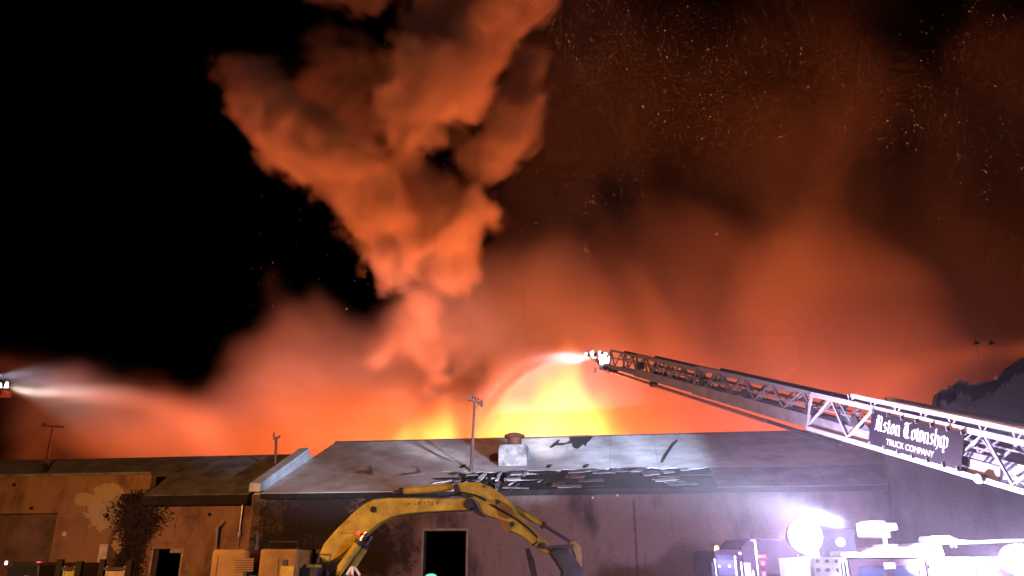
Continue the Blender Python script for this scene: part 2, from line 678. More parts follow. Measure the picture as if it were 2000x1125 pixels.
# door frame of pale timber with a broken head board
fr = mat('pale_timber', (.42, .32, .22), .7, var=.35, scale=5)
MB().box((dr1, -.05, 0), (dr1 + .09, .1, drz + .05)).box((dr0 - .09, -.05, 0), (dr0, .1, drz + .05)).build('door_frame', fr, left)
q0, q1 = bp(335, 1060), bp(356, 1080)
MB().box((q0.x, -.03, q1.z), (q1.x, .02, drz)).build('broken_board', fr, left)
MB().box((dr0 - .3, -.06, drz + .25), (dr1 + .1, -.004, drz + .36)).build('door_lintel', lm, left)
# gable / fire parapet between the two roofs
pg = MB()
PT = .42
pw = mat('parapet_render', (.66, .70, .74), .6, var=.2, scale=2)
pg.prism([(U0 - PT, -.05, HE - .15), (U0 - PT, 2 * DL, HE - .15), (U0 - PT, 2 * DL, HE), (U0 - PT, DL, HR2 + .16), (U0 - PT, -.05, HE + .10)], (PT, 0, 0))
pg.build('fire_parapet', pw, left)
MB().box((U0 - PT, -.05, 0), (U0 - .004, 2 * DL, HE - .152)).build('party_wall', wall_m, left)
cp = MB()
kk = (HR2 + .06 - HE) / (DL + .05)
cp.prism([(U0 - PT - .08, -.45, HE - .06), (U0 - PT - .08, DL, HR2 + .20), (U0 - PT - .08, DL, HR2 + .34), (U0 - PT - .08, -.45, HE + .30)], (PT + .10, 0, 0))
cpo = cp.build('parapet_coping', pw, left)
cpo['label'] = 'white flashing along the rake of the roof'
# roof deck + sheets; behind the taller left wall the slope starts inside the wall
for a_, b_, v0_ in ((UL, uA, .42), (uA, U0 - PT - .1, OV)):
    g = MB()
    g.prism([(a_, v0_, HE + k2 * v0_), (a_, DL, HR2), (a_, 2 * DL - OV, HE + k2 * OV), (a_, 2 * DL - OV, HE + k2 * OV - .14), (a_, DL, HR2 - .14), (a_, v0_, HE + k2 * v0_ - .14)], (b_ - a_, 0, 0))
    g.build('roof_deck', soot, left)
    nL = max(2, round((b_ - a_) / 2.2))
    for i in range(nL):
        a = a_ + (b_ - a_) * i / nL
        b = a_ + (b_ - a_) * (i + 1) / nL
        slope_quad([(a + .005, v0_ - (.04 if v0_ < 0 else -.01)), (b - .005, v0_ - (.04 if v0_ < 0 else -.01)), (b - .005, DL - .02), (a + .005, DL - .02)], th=.03, lift=.01 + R.uniform(0, .015), K=k2).build('roof_sheet', membrane_dirty, left)
MB().box((uA, OV - .09, HE + k2 * OV - .42), (U0 - PT - .1, OV - .01, HE + k2 * OV - .04)).build('eave_shade_board', soot, left)  # dark board painting in the shadow below the overhang
# parapet strip over the taller left wall
MB().box((UL, -.08, zA), (uA, .5, zA + .12)).build('wall_coping', membrane_dirty, left)
# downpipe leaning off the wall corner
a = bp(424, 1030, -.3)
b = bp(416, 1125, -.3)
g = MB()
g.tube([(a.x + .16, -.1, a.z + .25), (a.x, -.3, a.z), (b.x, -.3, b.z - .0), (b.x - .03, -.3, 0)], .085, 10)
g.build('downpipe', mat('pinkish_pipe', (.38, .27, .22), .6, var=.3), left)
p = bp(126, 1043)
MB().box((p.x - .09, -.03, p.z - .09), (p.x + .09, -.003, p.z + .09)).build('wall_plate', mat('white_enamel', (.75, .72, .68), .4), left)
for px, py in ((210, 1007), (410, 1005), (375, 977), (62, 993), (28, 947)):
    p = bp(px, py)
    MB().tube([(p.x, -.05, p.z), (p.x, .0, p.z)], .085, 10).build('tie_plate', black, left)
p = bp(204, 1078)
MB().box((p.x - .2, -.12, p.z - .45), (p.x + .2, -.06, p.z + .33)).build('white_board', mat('white_board', (.62, .54, .48), .6), left)

# climbing dead vine on the left wall
vine = empty('dead_vine', bw(bp(270, 1000).x, -.05, 0), BA)
tag(vine, 'dark dead creeper climbing the orange wall up to the eave', 'vine')
vu = bp(270, 1000).x
rr = random.Random(4)
g = MB()
stems = []
for s in range(16):
    u, z = rr.uniform(-.4, .4), 0.0
    pts = [(u, 0, z)]
    tu = rr.uniform(-1.1, .9)
    while z < 5.6:
        z += .35
        u += (tu * z / 5.6 - u) * .12 + rr.uniform(-.08, .08)
        pts.append((u, rr.uniform(-.05, .0), z))
    g.tube(pts, [.05 * (1 - .7 * i / len(pts)) for i in range(len(pts))], 5)
    stems.append(pts)
g.build('stem', mat('vine_bark', (.09, .06, .045), .9), vine)
g = MB()
prof = [(0.0, -.5, .45), (2.6, -.6, .5), (3.6, -.35, .55), (4.3, -.75, 1.15), (4.9, -1.1, 1.2), (5.4, -.9, .8), (5.8, -.6, .3)]
for i in range(13000):
    z = rr.uniform(1.6, 5.75)
    for (za, l0, r0), (zb2, l1, r1) in zip(prof, prof[1:]):
        if za <= z <= zb2:
            f = (z - za) / (zb2 - za)
            lo_, hi_ = l0 + (l1 - l0) * f, r0 + (r1 - r0) * f
    u = rr.gauss((lo_ + hi_) / 2, (hi_ - lo_) * .30)
    p = Vector((u, -.02 - abs(rr.gauss(0, .05)), z))
    s = rr.uniform(.02, .06)
    a = Vector((rr.uniform(-1, 1), rr.uniform(-.7, .2), rr.uniform(-1, 1))).normalized() * s
    b = Vector((rr.uniform(-1, 1), rr.uniform(-.7, .2), rr.uniform(-1, 1))).normalized() * s * .8
    g.face([p - a, p + b, p + a, p - b], 0 if rr.random() < .75 else 1)
lv = g.build('leaves', [mat('dead_leaf', (.034, .017, .017), .8, var=.4), mat('olive_leaf', (.035, .028, .02), .8, var=.4)], vine)
lv['kind'] = 'stuff'

# ------------------------------------------------------------------ ruined wall at the right
ruin = empty('ruined_wall', B0, BA)
tag(ruin, 'tall burnt-out grey wall with ragged broken top beyond the ladder', 'wall')
RVV = -.6
outl = [(1728, 930), (1728, 872), (1772, 864), (1805, 850), (1818, 838), (1824, 812), (1833, 768), (1845, 764), (1862, 760), (1864, 752), (1871, 748), (1882, 752), (1893, 757), (1910, 754), (1930, 748), (1950, 742), (1957, 731), (1962, 722), (1980, 713), (1992, 703), (2010, 697), (2060, 690), (2160, 700)]
pts = [bp(x, y, RVV) for x, y in outl]
pts = [Vector((pts[0].x, RVV, 0))] + pts[1:] + [Vector((pts[-1].x, RVV, 0))]
rm = brick_mat('ruin_brick', (.17, .15, .15), (.15, .13, .135), (.17, .155, .155), (.05, .042, .045), .7)
MB().prism(pts, (0, .5, 0)).build('wall_slab', rm, ruin)
top = [Vector((p.x, RVV - .02, p.z)) for p in pts[4:-1]]
g = MB()
for a, b in zip(top, top[1:]):
    dz = R.uniform(.25, .6)
    g.prism([a + Vector((0, 0, .03)), b + Vector((0, 0, .03)), b - Vector((0, 0, R.uniform(.25, .55))), a - Vector((0, 0, dz))], (0, .54, 0))
g.build('charred_edge', soot, ruin)
p = bp(1868, 752, RVV)
rk = R
for i in range(9):
    p = bp(rk.uniform(1838, 1985), 760, RVV)
    zt = max([a.z + (b.z - a.z) * (p.x - a.x) / (b.x - a.x) for a, b in zip(top, top[1:]) if a.x <= p.x < b.x] or [9])
    s = rk.uniform(.06, .16)
    MB().box((p.x - s, RVV + .05, zt - .1), (p.x + s, RVV + .35, zt + rk.uniform(.08, .2))).build('loose_brick', rm, ruin)
# cracks as recessed dark channels
crk = [(1738, 950), (1745, 965), (1760, 983), (1778, 990), (1783, 1008), (1800, 1035), (1808, 1048)]
cps = [bp(x, y, RVV - .012) for x, y in crk]
g = MB()
for a, b in zip(cps, cps[1:]):
    g.beam(a, b, .012, R.uniform(.06, .14), up=(0, 1, 0))
if False:
    g.build('crack', soot, ruin)

# ------------------------------------------------------------------ poles and masts on the roofs
wood = mat('creosote_pole', (.10, .05, .035), .85, var=.4, scale=4, streak=True)
rp_ = roof_hit(920, 922, HE, HR, DM)
base = bw(rp_.x, rp_.y, rp_.z)
pole = empty('utility_pole', base)
tag(pole, 'slim dark utility pole with insulator crossarm standing on the pale roof', 'utility pole')
topw = at(927, 786, base.y)
H = topw.z - base.z
tx = topw.x - base.x
MB().tube([(0, 0, -.25), (tx, 0, H)], [.085, .06], 10).build('pole', wood, pole)
sc_ = mpp(925, 786, base.y)
ca_, cb_ = (tx - 11 * sc_, 0, H + 8 * sc_), (tx + 14 * sc_, 0, H - 3 * sc_)
bar('crossarm', ca_, cb_, .09, .12, wood, pole)
bar('brace', (tx, -.05, H - 14 * sc_), (tx + 10 * sc_, -.05, H - 1 * sc_), .04, .03, wood, pole)
ca_, cb_ = Vector(ca_), Vector(cb_)
for f in (.02, .12, .3, .5, .72, .95):
    q = ca_.lerp(cb_, f)
    MB().tube([q, q + Vector((0, 0, .10)), q + Vector((0, 0, .12)), q + Vector((0, 0, .2))], [.02, .02, .055, .035], 8).build('insulator', mat('brown_porcelain', (.06, .04, .035), .3), pole)
for f in (.02, .98):
    q = ca_.lerp(cb_, f)
    MB().box(q - Vector((.07, .07, .12)), q + Vector((.07, .07, .14))).build('fuse_box', wood, pole)

rp_ = roof_hit(537, 920, HE, HR2, DL)
base = bw(rp_.x, rp_.y, rp_.z)
mast = empty('vent_mast', base)
tag(mast, 'short rusty mast with forked top on the dark left roof', 'mast')
s_ = mpp(538, 900, base.y)
tp = at(540, 853, base.y) - base
MB().tube([(0, 0, -.2), (tp.x, 0, tp.z)], .06, 10).build('post', rust, mast)
MB().tube([(tp.x - .02, 0, tp.z - .15), (tp.x + 7 * s_, 0, tp.z + 2 * s_)], .05, 8).build('spur', rust, mast)
MB().tube([(tp.x, 0, tp.z - .16), (tp.x - 5 * s_, 0, tp.z - .1), (tp.x - 6 * s_, 0, tp.z + 8 * s_)], .035, 8).build('rod', rust, mast)

rp_ = roof_hit(86, 924, HE, HR2, DL)
base = bw(rp_.x, rp_.y, rp_.z)
ant = empty('roof_antenna', base)
tag(ant, 'leaning T-shaped rusty mast on the far end of the left roof', 'mast')
tp = at(104, 834, base.y) - base
s_ = mpp(100, 870, base.y)
MB().tube([(0, 0, -.2), (tp.x, 0, tp.z)], [.07, .05], 8).build('post', rust, ant)
MB().tube([(0, -.01, -.1), (tp.x * .2, -.01, tp.z * .2)], .10, 8).build('sleeve', black, ant)
MB().beam((tp.x - 20 * s_, 0, tp.z + 3 * s_), (tp.x + 21 * s_, 0, tp.z), .08, .10).build('crosspiece', rust, ant)
MB().box((tp.x - 22 * s_, -.1, tp.z + 1 * s_), (tp.x - 12 * s_, .1, tp.z + 7 * s_)).build('box', rust, ant)

# two far lighting masts beyond the ruin
for i, (px, lab) in enumerate(((1907, 'first slender far lighting mast rising behind the ruined wall'), (1937, 'second slender far lighting mast, beside the first behind the ruined wall'))):
    t = at(px, 672, 52)
    lp = empty('lighting_mast', (t.x, 52, 0))
    tag(lp, 'slender far lighting mast rising behind the ruined wall', 'mast', 'lighting masts behind the ruin')
    MB().tube([(0, 0, 0), (0, 0, t.z)], [.06, .018], 6).build('post', rust, lp)
    g = MB()
    g.tube([(-.18, 0, t.z - .02), (.0, 0, t.z + .16), (.2, 0, t.z + .02)], [.08, .14, .07], 8)
    g.build('lamp_head', black, lp)

# ------------------------------------------------------------------ excavator
EY = 22.0
exc = empty('excavator', (at(760, 1100, EY).x, EY, 0))
tag(exc, 'yellow tracked excavator with arched boom parked before the brick wall', 'excavator')
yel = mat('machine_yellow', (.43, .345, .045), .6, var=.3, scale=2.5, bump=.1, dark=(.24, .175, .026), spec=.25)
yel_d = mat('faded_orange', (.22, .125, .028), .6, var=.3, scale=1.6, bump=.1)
steel = mat('chrome_rod', (.5, .48, .45), .25, .9, var=.1)
grime = mat('greasy_steel', (.05, .045, .042), .6, .4, var=.5)


def ex(px, py, y=EY):
    return at(px, py, y) - exc.location


def plate(name, pxs, y0, y1, m, bevel=.03, parent=None):
    pts = [ex(x, y, y0) for x, y in pxs]
    # same outline pushed straight back (no perspective shrink)
    return MB().prism(pts, (0, y1 - y0, 0)).build(name, m, parent or exc, bevel=bevel)


boom = plate('boom', [(622, 1086), (632, 1062), (660, 1030), (690, 1001), (712, 983), (732, 975), (760, 972), (800, 972), (860, 974), (908, 973), (922, 978), (926, 988), (915, 996), (870, 998), (830, 1000), (790, 1004), (762, 1011), (740, 1022), (716, 1042), (690, 1066), (660, 1090), (642, 1098), (630, 1098)], EY - .28, EY + .28, yel, .04)
# round pin boss
c = ex(729, 995, EY - .3)
MB().tube([c, c + Vector((0, .62, 0))], .085, 14).build('boom_pin', black, boom)
c = ex(915, 985, EY - .34)
MB().tube([c, c + Vector((0, .7, 0))], .13, 14).build('pivot_pin', grime, boom)
# worn remains of the maker's lettering on the boom side
z0 = ex(828, 990, EY - .284)
ltr = mat('worn_decal', (.05, .03, .012), .7)
marks = [(797, 984, 1.5, 4, 0), (801, 984, 1.2, 5, 1), (811, 985, 1.5, 4, 0), (817, 983, 1.6, 8, 1), (821, 983, 1.3, 8, 0), (829, 982, 1.3, 6, 0), (836, 980, 2.0, 4, 1), (841, 984, 1.6, 7, 0), (845, 985, 1.5, 8, 1), (853, 983, 1.4, 7, 0), (856, 982, 1.8, 4, 1)]
g = MB()
for x, y, w_, h_, sl in marks:
    a = ex(x, y, EY - .286)
    s_ = mpp(x, y, EY - .286)
    hw, hh, sk = w_ * s_ / 2, h_ * s_ / 2, sl * s_ * 1.2
    g.face([a + Vector((-hw - sk, 0, -hh)), a + Vector((hw - sk, 0, -hh)), a + Vector((hw + sk, 0, hh)), a + Vector((-hw + sk, 0, hh))])
g.build('worn_lettering', ltr, boom)
# arm: cranked head and long stick
arm = plate('arm', [(882, 950), (893, 943), (912, 941), (937, 942), (960, 951), (985, 968), (1002, 985), (1012, 1003), (1040, 1030), (1066, 1055), (1080, 1074), (1070, 1084), (1045, 1068), (1018, 1046), (995, 1036), (985, 1030), (970, 1012), (958, 1010), (944, 1003), (934, 985), (924, 969), (900, 966)], EY - .22, EY + .22, yel, .03)
plate('arm_bracket', [(884, 948), (893, 944), (900, 965), (925, 974), (940, 1000), (950, 1012), (938, 1008), (922, 998), (915, 975), (890, 968)], EY - .26, EY - .225, grime, .01, arm)
plate('arm_web', [(966, 974), (984, 982), (1000, 992), (1004, 1006), (990, 1014), (974, 1008), (968, 990)], EY - .25, EY - .225, yel_d, .01, arm)
plate('arm_web', [(972, 1012), (998, 1020), (1000, 1030), (990, 1044), (980, 1030)], EY - .245, EY - .225, yel_d, .01, arm)
for px, py, r in ((1000, 1024, .07), (972, 980, .06), (1060, 1066, .09), (945, 950, .03)):
    c = ex(px, py, EY - .27)
    MB().tube([c, c + Vector((0, .5, 0))], r, 12).build('pin', grime, arm)
hs = [ex(x, y, EY - .28) for x, y in ((958, 985), (975, 995), (1005, 1012), (1030, 1030), (1048, 1048), (1050, 1058), (1040, 1066))]
MB().tube(hs, .03, 6).build('hose', black, arm)
hs = [ex(x, y, EY - .30) for x, y in ((700, 985), (740, 966), (800, 968), (870, 970), (905, 962), (930, 968), (950, 978))]
MB().tube(hs, .028, 6).build('hose', black, boom)


def cyl(name, a, b, split, r, y, m=yel, rod_m=steel):
    A, B = ex(*a, y), ex(*b, y)
    M = A.lerp(B, split)
    o = MB().tube([A, M], r, 12).build(name, m, exc)
    MB().tube([M, B], r * .55, 10).build('rod', rod_m, o)
    MB().tube([M - (B - A).normalized() * .05, M + (B - A).normalized() * .05], r * 1.15, 12).build('gland', grime, o)


cyl('arm_cylinder', (882, 951), (768, 962), .86, .10, EY)
cyl('bucket_cylinder', (992, 984), (1120, 1062), .54, .085, EY, yel, grime)
cyl('boom_cylinder', (650, 1132), (716, 1040), .78, .115, EY - .42)
cyl('boom_cylinder', (668, 1138), (726, 1048), .78, .115, EY + .42)
# bucket linkage and grapple
plate('tipping_link', [(1112, 1058), (1122, 1056), (1134, 1066), (1137, 1085), (1136, 1110), (1128, 1108), (1122, 1082)], EY - .2, EY + .2, yel_d, .02)
plate('guide_link', [(1066, 1070), (1074, 1066), (1120, 1062), (1122, 1068), (1076, 1080)], EY - .26, EY - .2, grime, .01)
plate('grapple', [(1074, 1078), (1090, 1070), (1108, 1072), (1122, 1088), (1138, 1110), (1144, 1140), (1130, 1200), (1105, 1222), (1092, 1190), (1088, 1150), (1100, 1118)], EY - .45, EY + .45, grime, .03)
plate('grapple_thumb', [(1026, 1072), (1034, 1070), (1044, 1095), (1052, 1140), (1060, 1180), (1046, 1182), (1038, 1130)], EY - .12, EY + .12, grime, .02)
# slewing upper body
zb = .98
hx = lambda px, y=EY: ex(px, 1075, y).x
ztop = ex(480, 1072, EY - 1.2).z
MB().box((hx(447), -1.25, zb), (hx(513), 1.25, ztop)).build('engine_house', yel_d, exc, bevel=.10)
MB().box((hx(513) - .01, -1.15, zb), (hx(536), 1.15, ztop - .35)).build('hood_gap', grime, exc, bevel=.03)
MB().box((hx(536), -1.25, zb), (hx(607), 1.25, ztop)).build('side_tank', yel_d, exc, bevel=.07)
gx0, gx1 = ex(462, 1090, EY - 1.26), ex(494, 1117, EY - 1.26)
grl = MB().box((gx0.x, -1.275, gx1.z), (gx1.x, -1.25, gx0.z)).build('grille', mat('grille_dark', (.10, .05, .025), .7), exc)
for i in range(6):
    z = gx1.z + (gx0.z - gx1.z) * (i + .5) / 6
    bar('louvre', (gx0.x, -1.285, z), (gx1.x, -1.285, z), .02, .03, yel_d, exc)
for pa, pb in ((450, 460), (497, 510)):
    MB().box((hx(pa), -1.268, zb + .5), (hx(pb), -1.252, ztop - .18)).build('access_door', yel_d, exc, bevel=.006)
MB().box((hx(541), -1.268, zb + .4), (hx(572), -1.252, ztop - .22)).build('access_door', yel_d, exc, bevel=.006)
MB().box((hx(577), -1.268, zb + .4), (hx(602), -1.252, ztop - .42)).build('access_door', mat('machine_yellow', ()), exc, bevel=.006)
MB().box((hx(580), -1.275, ex(580, 1104, EY - 1.25).z), (hx(588), -1.25, ex(580, 1093, EY - 1.25).z)).build('latch', grime, exc)
MB().box((hx(612), -.75, zb), (hx(634), .1, ex(620, 1102, EY - .7).z)).build('boom_foot_guard', yel, exc, bevel=.05)
MB().box((hx(607), -1.0, zb), (hx(640), 1.0, ex(620, 1108, EY - .7).z)).build('deck', grime, exc, bevel=.03)
# operator cab on the far side, with panes
cz0, cz1 = zb, ztop + .02
MB().box((hx(607), .25, cz0), (hx(660), 1.25, cz0 + .8)).box((hx(607), .25, cz1 - .12), (hx(655), 1.25, cz1)).box((hx(607), .25, cz0), (hx(612), .35, cz1)).box((hx(650), .25, cz0), (hx(655), .35, cz1)).build('cab', grime, exc)
# number decal
a = ex(524, 1103, EY - 1.17)
g = MB()
for x0_, x1_, zz0, zz1 in ((-.07, .07, .16, .2), (-.07, -.03, .05, .2), (-.07, .07, .03, .07), (.03, .07, -.1, .07), (-.07, .07, -.12, -.08)):
    g.face([a + Vector((x0_, 0, zz0)), a + Vector((x1_, 0, zz0)), a + Vector((x1_, 0, zz1)), a + Vector((x0_, 0, zz1))])
g.build('number_decal', mat('lilac_decal', (.3, .22, .4), .6), exc)
# rear handrail & exhaust
MB().tube([(hx(490), .5, ztop - .02), (hx(490), .5, ztop + .35), (hx(488), .5, ztop + .42)], .05, 8).build('exhaust', grime, exc)
MB().tube([(hx(545), -.9, ztop - .02), (hx(545), -.9, ztop + .18), (hx(598), -.9, ztop + .18), (hx(598), -.9, ztop - .02)], .018, 6).build('handrail', grime, exc)
# undercarriage
for s in (-1, 1):
    g = MB()
    y0 = s * 1.2 - .3
    L2 = 1.95
    cx_ = hx(600)
    prof_ = [(cx_ - L2, .45), (cx_ - L2 + .1, .15), (cx_ - L2 + .4, .0), (cx_ + L2 - .4, .0), (cx_ + L2 - .1, .15), (cx_ + L2, .45), (cx_ + L2 - .1, .75), (cx_ + L2 - .4, .9), (cx_ - L2 + .4, .9), (cx_ - L2 + .1, .75)]
    g.prism([(x, y0, z) for x, z in prof_], (0, .6, 0))
    g.build('track', grime, exc)
MB().box((hx(600) - .9, -.95, .35), (hx(600) + .9, .95, zb)).build('car_body', grime, exc)
# red tail lamp on the boom
c = ex(700, 1041, EY - .60)
MB().tube([c, c + Vector((0, -.05, .0))], [.05, .035], 10).build('red_lamp', mat('red_lens', (.5, .01, .01), .3, emit=(1, .02, .03), estr=6), exc)
MB().tube([c + Vector((0, .32, -.02)), c], .018, 6).build('lamp_stalk', grime, exc)
# pale work lamp bracket at the boom foot
g = MB()
for pa, pb in (((678, 1122), (686, 1108)), ((686, 1108), (694, 1110)), ((694, 1110), (703, 1124)), ((688, 1109), (688, 1122))):
    g.tube([ex(*pa, EY - .9), ex(*pb, EY - .9)], .035, 6)
g.tube([ex(688, 1120, EY - .9), ex(688, 1120, EY - .9) + Vector((0, .9, -.6))], .03, 6)
g.build('lamp_bracket', mat('bright_paint', (.75, .75, .72), .4), exc)

# ------------------------------------------------------------------ ladder truck
TY = 16.0
truck = empty('ladder_truck', (at(1850, 1100, TY).x, TY, 0))
tag(truck, 'white ladder fire truck with its lettered aerial ladder raised toward the fire', 'fire truck')
white = mat('truck_white', (.26, .26, .27), .35, var=.12, scale=2, bump=.05)
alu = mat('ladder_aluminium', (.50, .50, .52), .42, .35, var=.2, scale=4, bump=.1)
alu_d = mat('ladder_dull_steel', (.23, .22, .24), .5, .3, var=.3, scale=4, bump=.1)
dred = mat('dark_red_paint', (.02, .009, .013), .5, var=.2)
glass = mat('cab_glass', (.02, .025, .05), .08, var=.1, bump=0, spec=.8)
TO = truck.location


def tx_(px, y=TY):
    return at(px, 1100, y).x - TO.x


def tz_(py, y=TY):
    return at(1800, py, y).z


zr = tz_(1090)
# cab body with window openings (near side)
cx0, cx1 = tx_(1660), tx_(1806)
w0, w1 = tx_(1674), tx_(1794)
zs_ = zr - .16
zw0 = zs_ - .95
m = wall_cells(cx0, cx1, .6, zr - .02, [(w0, (w0 + w1) / 2 - .05, zw0, zs_), ((w0 + w1) / 2 + .05, w1, zw0, zs_)], 0, .06)
m.box((cx0, .06, .6), (cx0 + .05, 2.3, zr - .02)).box((cx1 - .05, .06, .6), (cx1, 2.3, zr - .02)).box((cx0, 2.3, .6), (cx1, 2.36, zr - .02))
m.build('cab', dred, truck)
for a, b in ((w0, (w0 + w1) / 2 - .05), ((w0 + w1) / 2 + .05, w1)):
    MB().box((a, .02, zw0), (b, .035, zs_)).build('cab_window', glass, truck)
MB().box((cx0 - .05, -.04, zr), (cx1 + .02, 2.4, zr + .10)).build('cab_roof', white, truck, bevel=.03)
# main body with roll-up lockers
bx1 = tx_(1806) + 7.5
MB().box((cx1 + .02, 0, .55), (bx1, 2.4, zr - .10)).build('locker_body', dred, truck, bevel=.03)
for i in range(5):
    a = cx1 + .25 + i * 1.4
    MB().box((a, -.02, .9), (a + 1.2, -.002, zr - .3)).build('roller_shutter', mat('shutter_grey', (.03, .028, .04), .5, .2), truck)
MB().box((cx1 + .02, -.05, zr - .10), (bx1, .16, zr - .03)).build('drip_rail', alu, truck)
for i in range(30):
    a = cx1 + .3 + i * .09
    bar('rail_stud', (a, -.06, zr - .025), (a, -.06, zr + .01), .035, .05, white, truck)
MB().box((cx1 + .05, .3, zr - .03), (bx1, 2.2, zr + .02)).build('deck_plate', alu, truck)
# rear body left part: control panel with valves
px0, px1 = tx_(1592), tx_(1660) - .01
MB().box((px0, .1, .6), (px1, 2.2, tz_(1088))).build('pump_panel', mat('panel_grey', (.2, .2, .22), .5, var=.3), truck, bevel=.03)
for i in range(9):
    x = px0 + .08 + (i % 3) * .19
    z = tz_(1096) - (i // 3) * .16
    MB().tube([(x, .1, z), (x, .06, z)], .035, 10).build('gauge', black, truck)
for i in range(3):
    x = px1 - .05 - i * .07
    bar('grab_rail', (x, .03, 1.0), (x, .03, tz_(1096)), .025, .025, steel, truck)
# stowed gear on the roof
MB().box((tx_(1636), .3, tz_(1089)), (tx_(1694), 1.3, tz_(1076))).build('roof_box', white, truck, bevel=.04)
zt0 = zr + .10
g = MB()
g.prism([(tx_(x), .5, tz_(y)) for x, y in ((1690, 1086), (1700, 1080), (1716, 1073), (1728, 1072), (1728, 1086))], (0, .6, 0))
g.build('roof_hatch', white, truck, bevel=.02)
MB().box((tx_(1728), .2, zt0), (tx_(1800), 1.9, tz_(1067))).build('air_conditioner', white, truck, bevel=.05)
MB().box((tx_(1748), .15, tz_(1067)), (tx_(1768), .9, tz_(1062))).build('roof_vent', white, truck, bevel=.02)
g = MB()
g.prism([(tx_(x), .3, tz_(y)) for x, y in ((1796, 1086), (1796, 1066), (1812, 1060), (1846, 1057), (1862, 1064), (1866, 1086))], (0, .8, 0))
g.build('monitor_housing', white, truck, bevel=.04)
g = MB()
g.prism([(tx_(x), .35, tz_(y)) for x, y in ((1843, 1053), (1846, 1045), (1882, 1044), (1900, 1052), (1930, 1055), (2000, 1051), (2060, 1050), (2060, 1057), (1960, 1060), (1905, 1062), (1846, 1062))], (0, .5, 0))
g.build('monitor_barrel', white, truck, bevel=.02)
c = Vector((tx_(1848), .28, tz_(1069)))
MB().tube([c, c + Vector((0, -.06, 0))], .09, 14).build('hand_wheel', alu, truck)
for px in (1880, 1888):
    c = Vector((tx_(px), .3, tz_(1063)))
    MB().tube([c, c + Vector((0, -.03, -.05))], .03, 8).build('coupling', steel, truck)
# mirror, wiper
MB().box((tx_(1716), -.25, tz_(1112)), (tx_(1738), -.2, tz_(1099))).build('mirror', white, truck, bevel=.02)
bar('mirror_arm', (tx_(1738), -.22, tz_(1105)), (tx_(1775), -.02, tz_(1104)), .03, .03, white, truck)
# wheels
for px in (1700, 1960, 2160):
    for yy in (-.02, 2.1):
        c = Vector((tx_(px), yy, .52))
        wv = MB().tube([c, c + Vector((0, .3, 0))], .52, 20).build('wheel', black, truck)
        MB().tube([c + Vector((0, -.012, 0)), c + Vector((0, .05, 0))], .28, 16).build('rim', alu, wv)
MB().box((px0, .4, .4), (bx1, 2.0, .6)).build('chassis', black, truck)
# red marker lamp
c = Vector((tx_(1910), -.03, tz_(1115)))
MB().box(c - Vector((.07, .03, .035)), c + Vector((.07, 0, .035))).build('marker_lamp', mat('red_marker', (.5, .02, .03), .3, emit=(1, .05, .1), estr=5), truck)
c = Vector((tx_(1818), -.03, tz_(1107)))
MB().box(c - Vector((.05, .03, .03)), c + Vector((.05, 0, .03))).build('clear_lamp', mat('white_marker', (.8, .8, .8), .3, emit=(1, .95, 1), estr=3), truck)

COOL = (.70, .57, 1.0)
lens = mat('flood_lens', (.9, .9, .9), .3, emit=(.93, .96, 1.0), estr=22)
MB_pole = mat('lamp_mast', (.6, .6, .62), .35, .3)


def flood(px, py, Y, size, pole_to, power_front, power_back, owner, tilt=.0):
    """two-way scene floodlight: housing, lens each way, short mast"""
    c = at(px, py, Y) - owner.location
    rings = [(-.20, .05), (-.19, size * .45), (-.15, size * .8), (-.09, size)]  # lens bulged wide so its shape carries the lamp's glare
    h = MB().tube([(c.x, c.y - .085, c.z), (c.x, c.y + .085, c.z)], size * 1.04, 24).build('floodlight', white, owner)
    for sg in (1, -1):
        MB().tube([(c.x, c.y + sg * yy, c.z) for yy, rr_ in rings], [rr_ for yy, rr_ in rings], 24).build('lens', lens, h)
    if pole_to is not None:
        MB().tube([(c.x, c.y, c.z - size), (c.x + pole_to[0], c.y + pole_to[1], pole_to[2])], .035, 8).build('lamp_mast', MB_pole, h)
    w = c + owner.location
    if power_front:
        lamp('POINT', w + Vector((0, -.36, .05)), power_front, COOL, None, .12)
    if power_back:
        lamp('SPOT', w + Vector((0, .36, .05)), power_back, COOL, None, .12, target=w + Vector((.6, 14, -1.6)), angle=92, blend=1.0)
    return w


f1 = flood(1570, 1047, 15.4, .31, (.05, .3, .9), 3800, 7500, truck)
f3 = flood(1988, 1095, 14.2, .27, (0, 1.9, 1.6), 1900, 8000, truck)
# side-on floodlight pair on the mast over the cab, aimed at the roof of the warehouse
c = at(1708, 1034, 16.6) - TO
fl = MB().prism([(c.x - .25, c.y - .25, c.z - .16), (c.x - .20, c.y - .25, c.z + .17), (c.x + .12, c.y - .25, c.z + .17), (c.x + .16, c.y - .25, c.z + .12), (c.x + .36, c.y - .25, c.z + .12), (c.x + .38, c.y - .25, c.z - .02), (c.x + .2, c.y - .25, c.z - .05), (c.x + .2, c.y - .25, c.z - .18)], (0, .5, 0)).build('floodlight', white, truck, bevel=.02)
MB().box((c.x - .272, c.y - .2, c.z - .12), (c.x - .252, c.y + .2, c.z + .12)).build('lens', lens, fl)
MB().box((c.x - .2, c.y - .272, c.z - .12), (c.x + .1, c.y - .252, c.z + .12)).build('lens', lens, fl)
MB().tube([(c.x + .18, c.y, c.z - .15), (c.x + .18, c.y, zr + .05)], .045, 8).build('lamp_mast', MB_pole, fl)
f2 = c + TO
for tpx, tpy, pw_, an_ in ((1075, 852, 80000, 13), (1175, 848, 105000, 13), (1275, 846, 105000, 13), (900, 858, 44000, 15), (740, 864, 34000, 15)):
    lamp('SPOT', f2 + Vector((-.45, .1, .05)), pw_, (.60, .72, 1.0), None, .12, target=bw(*roof_hit(tpx, tpy, HE, HR, DM)), angle=an_, blend=1.0)
